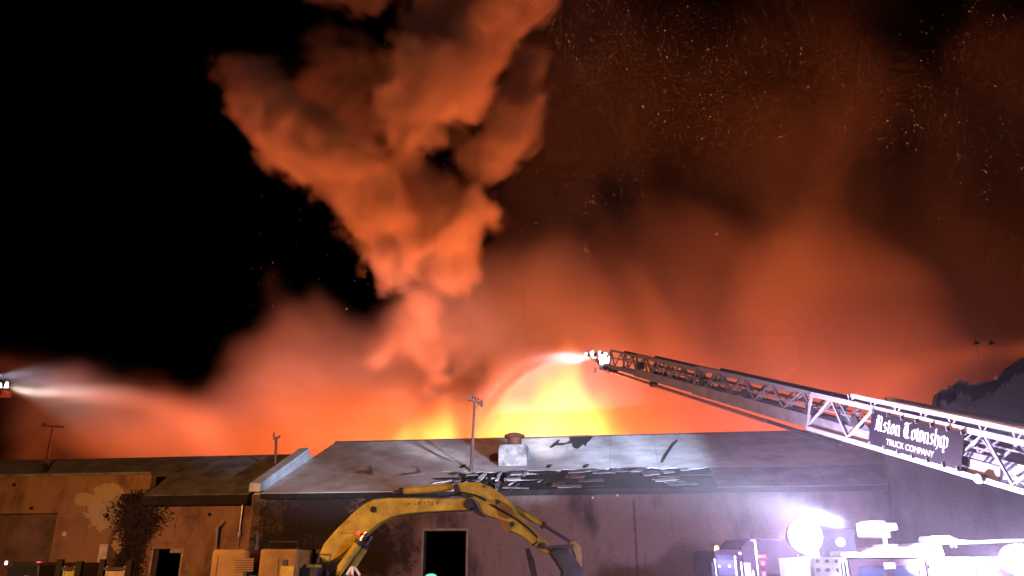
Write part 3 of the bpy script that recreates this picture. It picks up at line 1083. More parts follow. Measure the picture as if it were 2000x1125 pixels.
lamp('SPOT', f2 + Vector((-.45, .1, .05)), 30000, (.60, .72, 1.0), None, .12, target=(-10.2, 37.0, 7.2), angle=13, blend=1.0)
# round white reflector dish, its brightness put in as glow, and dark back panel
MB().box((tx_(1618), .34, tz_(1088)), (tx_(1690), .40, tz_(1032))).build('panel', mat('slate_panel', (.03, .035, .045), .5), truck)
c = at(1642, 1059, 16.3) - TO
MB().tube([c + Vector((0, -.02, 0)), c + Vector((0, .1, 0))], .085, 18).build('glowing_reflector', mat('reflector_glow', (.8, .8, .85), .3, emit=(.9, .92, 1), estr=1.2), truck)

# --- aerial ladder: four nested lattice sections from the turntable to the nozzle
Pb = at_depth(2000, 955, 13.0)
Pt = at_depth(1203, 724, 28.0)
e1 = (Pt - Pb).normalized()
LEN = (Pt - Pb).length
e2 = Vector((-e1.y, e1.x, 0)).normalized()
if e2.dot(Vector((0, 0, 0)) - (Pb + Pt) / 2) < 0:
    e2 = -e2                                     # side that faces the photographer
e3 = e1.cross(e2)
if e3.z < 0:
    e3 = -e3


def proj_px(P):
    d = P - Vector((0, 0, CAMZ))
    dep = d.y * math.cos(PITCH) + d.z * math.sin(PITCH)
    return 1000 + d.x / dep * F, 562.5 - (-d.y * math.sin(PITCH) + d.z * math.cos(PITCH)) / dep * F


def s_of(px):
    lo_, hi_ = -8.0, LEN + 3
    for _ in range(40):
        mid = (lo_ + hi_) / 2
        if proj_px(Pb + e1 * mid)[0] > px:
            lo_ = mid
        else:
            hi_ = mid
    return lo_


def LP(s, side, up):
    return Pb + e1 * s + e2 * side + e3 * up - TO


# (start px, end px, half width, bottom offset, plate height, total height)
SECT = [(None, 1612, .50, 0.0, .10, .82, 'base'), (1990, 1378, .42, .04, .30, .80, 'mid'), (1620, 1258, .35, .06, .26, .72, 'inner'), (1390, 1203, .28, .08, .10, .64, 'fly')]
for si, (pa, pb_, hw, off, ph, th, nm) in enumerate(SECT):
    sa = -5.2 if pa is None else s_of(pa)
    sb = s_of(pb_)
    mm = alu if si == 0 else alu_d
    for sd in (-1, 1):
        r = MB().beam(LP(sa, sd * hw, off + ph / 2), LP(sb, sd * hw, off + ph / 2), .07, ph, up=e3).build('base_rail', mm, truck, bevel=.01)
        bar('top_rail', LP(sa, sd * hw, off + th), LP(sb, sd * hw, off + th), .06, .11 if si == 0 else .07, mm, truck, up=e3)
        if si > 0:
            bar('mid_rail', LP(sa, sd * hw, off + th * .62), LP(sb, sd * hw, off + th * .62), .035, .035, mm, truck, up=e3)
        step = .62 if si == 0 else (.55 if si < 3 else .4)
        n = int((sb - sa) / step)
        for i in range(n):
            s0 = sa + i * (sb - sa) / n
            s1 = sa + (i + 1) * (sb - sa) / n
            up0, up1 = (off + ph, off + th) if i % 2 == 0 else (off + th, off + ph)
            bar('lattice_brace', LP(s0, sd * hw, up0), LP(s1, sd * hw, up1), .035, .05 if si == 0 else .035, mm, truck, up=e2)
    n = int((sb - sa) / .36)
    for i in range(n + 1):
        s0 = sa + i * (sb - sa) / max(1, n)
        bar('rung', LP(s0, -hw, off + .06), LP(s0, hw, off + .06), .035, .035, mm, truck, up=e3)
    # end posts
    for sd in (-1, 1):
        bar('end_post', LP(sb, sd * hw, off), LP(sb, sd * hw, off + th), .05, .06, mm, truck, up=e2)
# outer handrail above the base section
for sd in (-1, 1):
    a_, b_ = -5.2, s_of(1690)
    bar('hand_rail', LP(a_, sd * .5, 1.02), LP(b_, sd * .5, .98), .05, .09, alu, truck, up=e3)
    n = 14
    for i in range(n + 1):
        s0 = a_ + (b_ - a_) * i / n
        bar('rail_stanchion', LP(s0, sd * .5, .82), LP(s0 - .1, sd * .5, 1.0), .03, .04, alu, truck, up=e2)
        bar('rail_stanchion', LP(s0, sd * .5, .82), LP(s0 + .1, sd * .5, 1.0), .03, .04, alu, truck, up=e2)
# pulleys and cable boxes between sections
for px in (1270, 1395, 1480, 1610, 1700):
    s0 = s_of(px)
    MB().box((-.13, -.10, -.12), (.13, .10, .12))
    c = LP(s0, .40, .45)
    g = MB()
    g.tube([c - e2 * .08, c + e2 * .10], .12, 12)
    g.build('pulley', grime, truck)
# waterway pipe under the ladder
a, b = LP(s_of(1185) , .05, -.06), LP(s_of(1500), .05, -.16)
MB().tube([a, b], .05, 10).build('waterway', mat('copper_pipe', (.4, .22, .15), .35, .6), truck)
a2, b2 = LP(s_of(1185), -.05, -.08), LP(s_of(1640), -.05, -.20)
MB().tube([a2, b2], .045, 10).build('waterway', black, truck)
c = LP(s_of(1277), 0, -.03)
MB().tube([c + e3 * .06, c - e3 * .14], .13, 10).build('hanger', black, truck)
# nozzle monitor and lamps at the tip
st = s_of(1180)
c = LP(st, 0, .12)
mon = MB().tube([LP(s_of(1203), 0, .05), LP(s_of(1190), 0, .0), LP(st, 0, .08), LP(st + .5, 0, .16)], [.11, .16, .17, .10], 12).build('monitor', grime, truck)
MB().tube([LP(st + .45, 0, .15), LP(st + 1.15, 0, .22)], [.11, .07], 12).build('nozzle', galv, mon)
MB().box(LP(st - .1, .0, -.1) - Vector((.22, .22, .02)), LP(st - .1, .0, .55) + Vector((.1, .1, 0))).build('tip_bracket', mat('tip_grey', (.22, .24, .22), .6), truck)
lens_w = mat('tip_lens', (.9, .9, .8), .3, emit=(1, .97, .85), estr=9)
for px, py, r, m_ in ((1157, 690, .11, lens_w), (1145, 692, .06, lens_w), (1172, 688, .05, lens_w)):
    cc = at_depth(px, py, 28.2) - TO
    o = MB().tube([cc + Vector((.14, .1, -.02)), cc], [r * .6, r], 12).build('tip_lamp', grime, truck)
    MB().tube([cc, cc + Vector((-.03, -.04, .01))], [r * .92, r * .5], 12).build('lens', m_, o)
for px, py, px2, py2 in ((1189, 688, 1185, 702), (1192, 690, 1193, 701), (1163, 718, 1163, 728), (1186, 722, 1186, 726)):
    MB().tube([at_depth(px, py, 28.0) - TO, at_depth(px2, py2, 28.0) - TO], .05, 8).build('yellow_lanyard', mat('pale_yellow', (.75, .66, .4), .5), truck)
MB().tube([LP(st, .0, .5), at_depth(1150, 691, 28.2) - TO], .04, 8).build('lamp_arm', grime, truck)
tipw = Pb + e1 * (st + 1.2) + e3 * .3
# turntable under the ladder heel
cc = LP(-5.0, 0, -.3)
tt = MB().tube([Vector((cc.x, cc.y, 1.2)), Vector((cc.x, cc.y, cc.z - .1)), Vector((cc.x, cc.y, cc.z + .15))], [1.0, 1.0, .7], 24).build('turntable', alu, truck)
# heel pivot plate
g = MB().tube([LP(.40, .54, .05), LP(.40, .585, .05)], .085, 16)
g.build('pivot_pin', alu_d, truck)

# --- sign board on the near side of the base section
def s_side(px, side, up):
    lo_, hi_ = -8.0, LEN + 3
    for _ in range(40):
        mid = (lo_ + hi_) / 2
        if proj_px(Pb + e1 * mid + e2 * side + e3 * up)[0] > px:
            lo_ = mid
        else:
            hi_ = mid
    return lo_


sL, sR = s_side(1699, .56, .45), s_side(1880, .56, .45)
zS0, zS1 = .10, .78
def SP(f, h, out=.060):
    return LP(sL + (sR - sL) * f, .5 + out, zS0 + (zS1 - zS0) * h)
sign = MB().prism([SP(0, 0, .045), SP(1, 0, .045), SP(1, 1, .045), SP(0, 1, .045)], e2 * .012).build('sign_board', mat('sign_black', (.012, .01, .014), .4, var=.2), truck)
sign['label'] = 'black board reading Aston Township Truck Company'
SW, SH = abs(sR - sL), zS1 - zS0


def glyphs():
    """broad-nib blackletter strokes: (letter) -> polylines, advance"""
    stem = lambda x, a=1.0, b=0.0: [(x - .08, a - .10), (x, a), (x, b + .06), (x + .10, b), ]
    G = {
        'A': ([[(-.05, 1.35), (.15, 1.52), (.38, 1.40)], [(.38, 1.45), (.38, .12), (.50, 0)], [(.10, 1.2), (.10, .35), (-.05, .05), (.15, .12)], [(.0, .62), (.38, .72)], [(.22, 1.3), (.22, .2)], [(.52, 1.5), (.72, 1.38), (.72, .15), (.84, .02)], [(.38, .7), (.72, .8)]], 1.06),
        's': ([[(.36, .92), (.16, 1.0), (.04, .80), (.36, .34), (.28, .06), (.0, .10)]], .56),
        't': ([[(.12, 1.3), (.12, .10), (.24, 0), (.34, .10)], [(-.06, .95), (.32, .95)]], .48),
        'o': ([[(.02, .86), (.02, .14), (.20, 0), (.40, .14), (.40, .82), (.2, 1.0), (.02, .86)]], .62),
        'n': ([stem(.04), [(.06, .84), (.26, 1.0), (.42, .84), (.42, .06), (.52, 0)]], .68),
        'T': ([[(-.05, 1.25), (.1, 1.48), (.42, 1.38), (.76, 1.55)], [(.40, 1.4), (.40, .2), (.60, .02), (.80, .16)], [(.06, 1.1), (-.02, .6), (.10, .15), (.36, .0)], [(.2, 1.25), (.2, .25)]], .98),
        'w': ([[(-.02, 1.15), (.04, 1.0), (.04, .14), (.2, 0), (.36, .14)], [(.36, 1.05), (.36, .14), (.52, 0), (.70, .16), (.70, .85), (.56, 1.05)]], .92),
        'h': ([[(-.04, 1.45), (.05, 1.55), (.05, .06), (.14, 0)], [(.06, .84), (.26, 1.0), (.42, .84), (.42, .1), (.28, -.28)]], .66),
        'i': ([stem(.06), [(.02, 1.3), (.12, 1.38)]], .34),
        'p': ([[(-.04, 1.1), (.06, 1.0), (.06, -.35), (.16, -.42)], [(.06, .86), (.26, 1.0), (.44, .84), (.44, .16), (.26, 0), (.06, .12)]], .68),
        ' ': ([], .42)}
    return G


G = glyphs()
text = 'Aston Township'
adv = sum(G[c][1] for c in text)
lsz_x = SW * .80 / adv
lsz_y = SH * .40
nib = (math.cos(math.radians(38)) * .11, math.sin(math.radians(38)) * .11)
g = MB()
pen = SW * .07
base_h = SH * .46
for ch in text:
    strokes, a_ = G[ch]
    for stp in strokes:
        for (xa, ya), (xb, yb) in zip(stp, stp[1:]):
            q = []
            for (xx, yy, sg) in ((xa, ya, -1), (xa, ya, 1), (xb, yb, 1), (xb, yb, -1)):
                X_ = pen + (xx + sg * nib[0]) * lsz_x
                Y_ = base_h + (yy + sg * nib[1]) * lsz_y * .72
                q.append(SP(X_ / SW, Y_ / SH, .0590 + .0003 * (len(g.f) % 7)))
            g.face(q)
    pen += a_ * lsz_x
lett = mat('sign_lettering', (.80, .68, .66), .5, var=.08, bump=0)
g.build('blackletter_lettering', lett, sign)
cu = bpy.data.curves.new('caption', 'FONT')
cu.body = 'TRUCK COMPANY'
cu.size = SH * .24
cu.align_x = 'CENTER'
tmp = bpy.data.objects.new('caption', cu)
COL.objects.link(tmp)
bpy.context.view_layer.update()
me = bpy.data.meshes.new_from_object(tmp.evaluated_get(bpy.context.evaluated_depsgraph_get()))
bpy.data.objects.remove(tmp)
wd = max(v.co.x for v in me.vertices) - min(v.co.x for v in me.vertices)
sx = SW * .52 / wd
for v in me.vertices:
    v.co = SP((SW * .47 + v.co.x * sx) / SW, (SH * .13 + v.co.y) / SH, .0625)
me.materials.clear()
me.materials.append(lett)
co_ = bpy.data.objects.new('caption_lettering', me)
COL.objects.link(co_)
co_.parent = sign
# frayed clips along the sign's edges
for f in (.02, .2, .36, .52, .68, .84, .98):
    for hgt in (.985, .015):
        c = SP(f, hgt, .062)
        MB().box(c - Vector((.03, .01, .04)), c + Vector((.03, .01, .05))).build('clip', white, sign)

# ------------------------------------------------------------------ second engine, dim beside the lamp
QY = 20.0
eng = empty('fire_engine', (at(1460, 1100, QY).x, QY, 0))
tag(eng, 'dark fire engine with amber corner beacon left of the bright floodlight', 'fire truck')
EO = eng.location
ez = lambda py, y=QY: at(1460, py, y).z
exx = lambda px, y=QY: at(px, 1100, y).x - EO.x
navy = mat('engine_dark', (.018, .013, .022), .8, var=.3, spec=.08)
ezr, ezt = ez(1073), ez(1049)
MB().prism([(exx(1396), 0, .5), (exx(1396), 0, ezr - .08), (exx(1402), 0, ezr), (exx(1450), 0, ezr), (exx(1450), 0, .5)], (0, 2.3, 0)).build('cab', navy, eng, bevel=.04)
MB().prism([(exx(1450), .02, .5), (exx(1450), .02, ezr + .05), (exx(1466), .02, ezt - .04), (exx(1472), .02, ezt), (exx(1545), .02, ezt - .05), (exx(1562), .02, ez(1075)), (exx(1562), .02, .5)], (0, 2.3, 0)).build('body', navy, eng, bevel=.04)
MB().box((exx(1400), -.02, ez(1125)), (exx(1436), -.003, ez(1084))).build('window', glass, eng)
MB().box((exx(1452), -.03, 1.2), (exx(1465), .015, ez(1099))).build('locker_door', mat('pale_locker', (.14, .12, .15), .4), eng)
for px, t_ in ((1435, 1086), (1446, 1098), (1477, 1056), (1468, 1114), (1395, 1092)):
    bar('grab_rail', (exx(px), -.06, 1.0), (exx(px), -.06, ez(t_)), .028, .028, steel, eng)
MB().box((exx(1470), -.05, ez(1057)), (exx(1478), .02, ez(1054))).build('rail_bracket', white, eng)
for px, py in ((1392, 1107), (1403, 1106), (1423, 1106), (1446, 1081)):
    c = Vector((exx(px), -.04, ez(py)))
    MB().tube([c, c + Vector((0, -.03, 0))], .03, 8).build('reflector', mat('bright_paint', ()), eng)
c = Vector((exx(1404), .1, ez(1072)))
MB().tube([c + Vector((0, 0, -.08)), c + Vector((0, 0, .03)), c + Vector((0, 0, .07))], [.055, .055, .03], 12).build('amber_beacon', mat('amber_lens', (.8, .3, .02), .3, emit=(1, .42, .12), estr=9), eng)
redl = mat('red_marker', ())
for px, py, w_, h_ in ((1489, 1087, .10, .03), (1490, 1100, .035, .05), (1490, 1121, .035, .05)):
    c = Vector((exx(px), -.01, ez(py)))
    MB().box(c - Vector((w_, .02, h_)), c + Vector((w_, .012, h_))).build('tail_lamp', redl, eng)
for px in (1420, 1540):
    for yy in (0.02, 2.0):
        c = Vector((exx(px), yy - .02, .5))
        wv = MB().tube([c, c + Vector((0, .28, 0))], .5, 18).build('wheel', black, eng)
        MB().tube([c + Vector((0, -.012, 0)), c + Vector((0, .03, 0))], .27, 14).build('rim', alu, wv)
MB().box((exx(1385), -.15, ez(1150)), (exx(1394), .1, ez(1098))).build('mirror', navy, eng, bevel=.03)
lamp('POINT', EO + Vector((exx(1404), -.15, ez(1072) + .1)), 8, (1, .35, .08), None, .05)
lamp('POINT', EO + Vector((exx(1490), -.15, ez(1100))), 14, (1, .05, .12), None, .05)

# ------------------------------------------------------------------ machines along the left wall (only their tops show)
def forklift(px0, px1, pyt, Y, label, c_m, plate_m):
    cx_ = at((px0 + px1) / 2, 1110, Y).x
    f = empty('forklift', (cx_, Y, 0))
    tag(f, label, 'forklift')
    w_ = (px1 - px0) * mpp(px0, 1110, Y)
    zt = at(px0, pyt, Y).z
    for s in (-1, 1):
        bar('mast_upright', (s * (w_ / 2 - .09), 0, .05), (s * (w_ / 2 - .09), 0, zt - (0 if s < 0 else .06)), .18, .14, black, f)
        bar('inner_channel', (s * (w_ / 2 - .26), .04, .05), (s * (w_ / 2 - .26), .04, zt - .22), .06, .10, plate_m, f)
        bar('fork', (s * .28, -.1, .12), (s * .28, -1.2, .10), .12, .05, grime, f)
        for yy in (.4, 1.8):
            c = Vector((s * .5, yy, .33))
            MB().tube([c - Vector((.12, 0, 0)), c + Vector((.12, 0, 0))], .33, 16).build('wheel', black, f)
    bar('mast_tie', (-w_ / 2 + .1, -.03, zt - .30), (w_ / 2 - .1, -.03, zt - .30), .05, .10, grime, f)
    MB().box((-w_ / 2 + .3, .0, zt - .62), (w_ / 2 - .3, .04, zt - .38)).build('load_plate', plate_m, f)
    MB().box((-.5, .25, .4), (.5, 2.1, 1.15)).build('body', c_m, f, bevel=.06)
    MB().box((-.5, .3, 2.0), (.5, 1.8, 2.07)).build('overhead_guard', grime, f)
    for sx_ in (-.46, .46):
        for yy in (.35, 1.75):
            bar('guard_post', (sx_, yy, 1.1), (sx_, yy, 2.02), .05, .05, grime, f)
    return f


forklift(194, 258, 1092, 27.5, 'forklift whose dark twin mast and pale crossplate stand before the dead creeper', yel_d, mat('pale_plate', (.40, .33, .26), .6))
forklift(111, 160, 1092, 27.5, 'narrow forklift mast with yellow-green channel beside the bricked bay', yel_d, mat('lime_plate', (.36, .36, .12), .6))
van = empty('parked_van', (at(48, 1100, 27).x, 27, 0))
tag(van, 'dark van with a small white roof lamp parked before the bricked bay', 'van')
vz = at(48, 1097, 27).z
wx = 33 * mpp(48, 1097, 27)
body = MB().prism([(-wx - .1, 0, .35), (-wx - .05, 0, 1.7), (-wx + .08, 0, vz - .06), (-wx + .2, 0, vz), (wx - .2, 0, vz), (wx - .05, 0, vz - .1), (wx + .05, 0, 1.7), (wx + .1, 0, .35)], (0, 4.6, 0)).build('body', mat('van_black', (.02, .02, .022), .3, var=.3), van, bevel=.05)
MB().box((-wx + .12, -.02, 1.75), (-.08, -.004, vz - .12)).build('rear_window', glass, van)
MB().box((.08, -.02, 1.75), (wx - .14, -.004, vz - .12)).build('rear_window', glass, van)
for s in (-1, 1):
    for yy in (.7, 3.6):
        c = Vector((s * (wx - .02), yy, .35))
        MB().tube([c - Vector((.1, 0, 0)), c + Vector((.12, 0, 0))], .35, 16).build('wheel', black, van)
c = Vector((-wx - .02, -.05, vz + .02))
MB().tube([c + Vector((0, 0, -.12)), c], .04, 8).build('roof_lamp', mat('white_marker', ()), van)
c = Vector((wx * .3, -.03, vz - .5))
MB().box(c - Vector((.06, .03, .05)), c + Vector((.06, 0, .05))).build('tail_lamp', redl, van)
lamp('POINT', van.location + Vector((wx * .35, .6, vz + .25)), 16, (1, .03, .10), None, .08, name='beacon_light')
MB().tube([(wx * .35, .6, vz), (wx * .35, .6, vz + .05)], .06, 10).build('beacon_base', grime, van)

# pickup with a teal and white beacon dome just showing
pk = empty('pickup_beacon_truck', (at(838, 1120, 19).x, 19, 0))
tag(pk, 'pickup whose teal and white roof beacon shows below the black doorway', 'pickup')
bz_ = at(838, 1126, 19).z
MB().prism([(-1.0, 0, .4), (-1.0, 0, 1.0), (-.85, 0, 1.1), (-.75, 0, bz_ - .32), (-.6, 0, bz_ - .2), (.6, 0, bz_ - .2), (.75, 0, bz_ - .32), (.85, 0, 1.1), (1.0, 0, 1.0), (1.0, 0, .4)], (0, 5.0, 0)).build('body', navy, pk, bevel=.05)
for s in (-1, 1):
    for yy in (.9, 4.1):
        c = Vector((s * .9, yy, .38))
        MB().tube([c - Vector((.1, 0, 0)), c + Vector((.12, 0, 0))], .38, 16).build('wheel', black, pk)
MB().tube([(0, .5, bz_ - .2), (0, .5, bz_ - .02), (0, .5, bz_ + .03), (0, .5, bz_ + .06)], [.15, .15, .12, .05], 16).build('beacon_dome', mat('teal_lens', (.1, .6, .5), .3, emit=(.15, .9, .7), estr=.8), pk)

# ------------------------------------------------------------------ sodium lamp added out of view to warm the left wall and excavator
sl = empty('added_warm_lamp', (-15.5, 13.0, 0))
tag(sl, 'added sodium lamp on a steel pole, out of view, warming the left warehouse', 'added lamp')
MB().tube([(0, 0, 0), (0, 0, 6.6), (.3, .2, 7.0), (1.0, .6, 7.15)], [.09, .06, .05, .05], 10).build('pole', galv, sl)
hd = MB().prism([(.9, .4, 7.12), (1.6, .8, 7.12), (1.5, 1.0, 7.12), (.8, .65, 7.12)], (0, 0, .14)).build('lamp_head', galv, sl)
MB().box((1.0, .55, 7.06), (1.4, .8, 7.11)).build('lens', mat('sodium_lens', (.9, .5, .2), .3, emit=(1, .45, .12), estr=20), hd)
lamp('POINT', Vector((-15.5, 13.0, 0)) + Vector((1.2, .7, 6.9)), 10500, (1, .40, .115), None, .15)

# ------------------------------------------------------------------ aerial platform at the left edge
AY = 60.0
pc = at(4, 764, AY)
plat = empty('aerial_platform', (pc.x, AY, 0))
tag(plat, 'aerial platform basket with bright lamps pouring water at the left', 'aerial platform')
s_ = mpp(4, 764, AY)
zb_ = pc.z
MB().box((-14 * s_, -.6, zb_ - 10 * s_), (11 * s_, .6, zb_ + 2 * s_)).build('basket', rust, plat, bevel=.05)
for px, py, w_, h_ in ((13, 752, 4.0, 6), (1, 753, 3.2, 5)):
    c = at(px, py, AY - .3) - plat.location
    o = MB().prism([c + Vector((-w_ * s_, 0, -h_ * s_)), c + Vector((w_ * s_ * 1.3, 0, -h_ * s_)), c + Vector((w_ * s_ * .5, 0, h_ * s_)), c + Vector((-w_ * s_ * .5, 0, h_ * s_))], (0, .25, 0)).build('flood_lamp', grime, plat)
    MB().prism([c + Vector((-w_ * s_ * .9, -.02, -h_ * s_ * .9)), c + Vector((w_ * s_ * 1.2, -.02, -h_ * s_ * .9)), c + Vector((w_ * s_ * .45, -.02, h_ * s_ * .9)), c + Vector((-w_ * s_ * .45, -.02, h_ * s_ * .9))], (0, -.02, 0)).build('lens', lens_w, o)
MB().beam((-1.0, 0, zb_ - 10 * s_), (-14, 3, 1.5), .6, .7).build('boom', alu_d, plat)
MB().tube([(11 * s_, -.3, zb_ - 4 * s_), (17 * s_, -.3, zb_ - 4 * s_)], [.12, .06], 10).build('nozzle', galv, plat)
lamp('SPOT', at(14, 752, AY - .8), 3600, (1, .86, .74), None, .15, target=at(330, 800, AY + 1), angle=62, blend=.8)
lamp('SPOT', at(-10, 735, AY - .8), 2600, (.85, .85, 1), None, .15, target=at(200, 740, AY + 1), angle=50, blend=.8)
lamp('SPOT', tipw - e1 * 2.6 + e3 * .75, 24000, (.92, .88, 1.0), None, .1, target=at(1010, 745, 37), angle=46, blend=.7)
# ------------------------------------------------------------------ smoke, spray and flames as real volumes (density grids)
def grid(MN, MX, VS):
    MN, MX = np.array(MN, float), np.array(MX, float)
    RES = np.round((MX - MN) / VS).astype(int) + 1
    ax = [np.linspace(MN[i], MX[i], RES[i]).astype(np.float32) for i in range(3)]
    return MN, MX, RES, ax[0][:, None, None], ax[1][None, :, None], ax[2][None, None, :]


def bspline(n, length, cell):
    t = np.linspace(0, length / cell, n)
    i = np.floor(t).astype(int)
    f = t - i
    W = np.zeros((n, int(i.max()) + 4), np.float32)
    r = np.arange(n)
    W[r, i] = (1 - f) ** 3 / 6
    W[r, i + 1] = (3 * f ** 3 - 6 * f ** 2 + 4) / 6
    W[r, i + 2] = (-3 * f ** 3 + 3 * f ** 2 + 3 * f + 1) / 6
    W[r, i + 3] = f ** 3 / 6
    return W


def noise3(rng, MN, MX, RES, cell):
    cell = cell if isinstance(cell, tuple) else (cell,) * 3
    A, B, C = (bspline(RES[i], MX[i] - MN[i], cell[i]) for i in range(3))
    L = rng.standard_normal((A.shape[1], B.shape[1], C.shape[1])).astype(np.float32)
    o = np.tensordot(A, L, (1, 0))
    o = np.tensordot(o, B, (1, 1))
    o = np.tensordot(o, C, (1, 1))
    return o * 2.9


def volume_object(name, MN, MX, RES, dens, material):
    nx, ny, nz = (int(v) for v in RES)
    me = bpy.data.meshes.new(name)
    me.vertices.add(nx * ny * nz)
    P = np.empty((nx, ny, nz, 3), np.float32)
    P[..., 0] = np.linspace(MN[0], MX[0], nx)[:, None, None]
    P[..., 1] = np.linspace(MN[1], MX[1], ny)[None, :, None]
    P[..., 2] = np.linspace(MN[2], MX[2], nz)[None, None, :]
    me.vertices.foreach_set('co', P.ravel())
    d = np.broadcast_to(dens, (nx, ny, nz)).astype(np.float32)
    d = np.where(d < 2e-4, 0, d)
    me.attributes.new('grid_density', 'FLOAT', 'POINT').data.foreach_set('value', np.ascontiguousarray(d).ravel())
    ob = bpy.data.objects.new(name, me)
    COL.objects.link(ob)
    ng = bpy.data.node_groups.new(name + '_volume', 'GeometryNodeTree')
    ng.interface.new_socket('Geometry', in_out='INPUT', socket_type='NodeSocketGeometry')
    ng.interface.new_socket('Geometry', in_out='OUTPUT', socket_type='NodeSocketGeometry')
    N, L = ng.nodes.new, ng.links.new
    gi, go = N('NodeGroupInput'), N('NodeGroupOutput')
    q = N('GeometryNodeInputPosition').outputs[0]
    for op, val in (('SUBTRACT', tuple(MN)), ('MULTIPLY', tuple((np.array(RES) - 1) / (np.array(MX) - np.array(MN)))), ('ADD', (.5, .5, .5)), ('FLOOR', None)):
        x = N('ShaderNodeVectorMath')
        x.operation = op
        L(q, x.inputs[0])
        if val:
            x.inputs[1].default_value = val
        q = x.outputs[0]
    sep = N('ShaderNodeSeparateXYZ')
    L(q, sep.inputs[0])

    def im(op, a, b):
        x = N('FunctionNodeIntegerMath')
        x.operation = op
        L(a, x.inputs[0])
        if isinstance(b, int):
            x.inputs[1].default_value = b
        else:
            L(b, x.inputs[1])
        return x.outputs[0]
    idx = im('ADD', im('MULTIPLY', im('ADD', im('MULTIPLY', sep.outputs[0], ny), sep.outputs[1]), nz), sep.outputs[2])
    na = N('GeometryNodeInputNamedAttribute')
    na.data_type = 'FLOAT'
    na.inputs[0].default_value = 'grid_density'
    si = N('GeometryNodeSampleIndex')
    si.data_type = 'FLOAT'
    si.domain = 'POINT'
    L(gi.outputs[0], si.inputs['Geometry'])
    L(na.outputs[0], si.inputs['Value'])
    L(idx, si.inputs['Index'])
    vc = N('GeometryNodeVolumeCube')
    L(si.outputs[0], vc.inputs['Density'])
    vc.inputs['Min'].default_value = tuple(MN)
    vc.inputs['Max'].default_value = tuple(MX)
    for kx, r in zip('XYZ', RES):
        vc.inputs['Resolution ' + kx].default_value = int(r)
    sm = N('GeometryNodeSetMaterial')
    sm.inputs['Material'].default_value = material
    L(vc.outputs[0], sm.inputs[0])
    L(sm.outputs[0], go.inputs[0])
    ob.modifiers.new('volume', 'NODES').node_group = ng
    me.materials.append(material)
    return ob


def vol_mat(name, col, aniso=0.0):
    m = bpy.data.materials.new(name)
    m.use_nodes = True
    nt = m.node_tree
    nt.nodes.clear()
    o = nt.nodes.new('ShaderNodeOutputMaterial')
    v = nt.nodes.new('ShaderNodeVolumePrincipled')
    v.inputs['Color'].default_value = (*col, 1)
    v.inputs['Density'].default_value = 1.0
    v.inputs['Anisotropy'].default_value = aniso
    nt.links.new(v.outputs[0], o.inputs['Volume'])
    return m


def smoke_tools(MN, MX, RES, X, Y, Z, seed):
    rng = np.random.default_rng(seed)
    ns = lambda c: noise3(rng, MN, MX, RES, c)

    def blobs(lst, kk=1.6):
        f = np.full(tuple(RES), -9.0, np.float32)
        for px, py, yy, rp in lst:
            c = at(px, py, yy)
            r = rp * mpp(px, py, yy)
            q = r + 7
            s = tuple(slice(*np.searchsorted(A, [cc - q, cc + q])) for A, cc in ((X[:, 0, 0], c.x), (Y[0, :, 0], c.y), (Z[0, 0, :], c.z)))
            d = r - np.sqrt((X[s[0]] - c.x) ** 2 + (Y[:, s[1]] - c.y) ** 2 + (Z[:, :, s[2]] - c.z) ** 2)
            a = f[s]
            h = np.clip(.5 + .5 * (d - a) / kk, 0, 1)          # smooth union, metres
            f[s] = a + (d - a) * h + kk * h * (1 - h)
        return f
    return ns, blobs


def warp(f, w, VS):
    """drag a field along a flow (nearest-voxel gather) so that its folds curl and tear"""
    n = f.shape
    ix = [np.arange(k).reshape([-1 if j == i else 1 for j in range(3)]) for i, k in enumerate(n)]
    q = [np.clip(np.rint(ix[i] + w[i] / VS).astype(np.int32), 0, n[i] - 1) for i in range(3)]
    return f[q[0], q[1], q[2]]


def clear_fire(dens, X, Y, Z):
    """cavity cut in the smoke round the fire so its light gets out"""
    fc = ((X - 3.0) / 8) ** 2 + ((Y - 61.5) / 4.2) ** 2 + ((Z - 8) / 5) ** 2
    return dens * np.clip((fc - .35) * 1.5, .08, 1)


def front_plume():
    VS = .36
    MN, MX, RES, X, Y, Z = grid((-33, 49, 7), (9, 76, 78), VS)
    ns, blobs = smoke_tools(MN, MX, RES, X, Y, Z, 5)
    bil = lambda n: .75 - np.abs(n)
    det = .42 * bil(ns(8)) + .46 * bil(ns(4.2)) + .42 * bil(ns(2.1)) + .34 * bil(ns(1.1)) + .16 * ns(.75)
    det = warp(det, (ns(4) * .9, ns(4) * .9, ns(4) * .9), VS)
    f = blobs(ARM_L + ARM_R, 1.6) + det * 1.45 - .5
    dens = np.clip(f / 1.3, 0, 1) * .60
    f = blobs(UPPER, 2.0) + det * 1.6 - .6
    dens = np.maximum(dens, np.clip(f / 1.3, 0, 1) * .55)
    f = blobs(HEART, 3.0) + det * 1.8 - .8
    dens = np.maximum(dens, np.clip(f / 3.0, 0, 1) * .30)
    f = blobs(LOW, 2.0) + det * 2.2 - .6
    dens = np.maximum(dens, np.clip(f / 2.4, 0, 1) * .22)
    dens = clear_fire(dens, X, Y, Z)
    for A, lo_, hi_ in ((X, MN[0], MX[0]), (Y, MN[1], MX[1])):
        dens *= np.clip((A - lo_) / 2, 0, 1) * np.clip((hi_ - A) / 2, 0, 1)
    return MN, MX, RES, dens * np.clip((Z - 7) / 3, 0, 1)


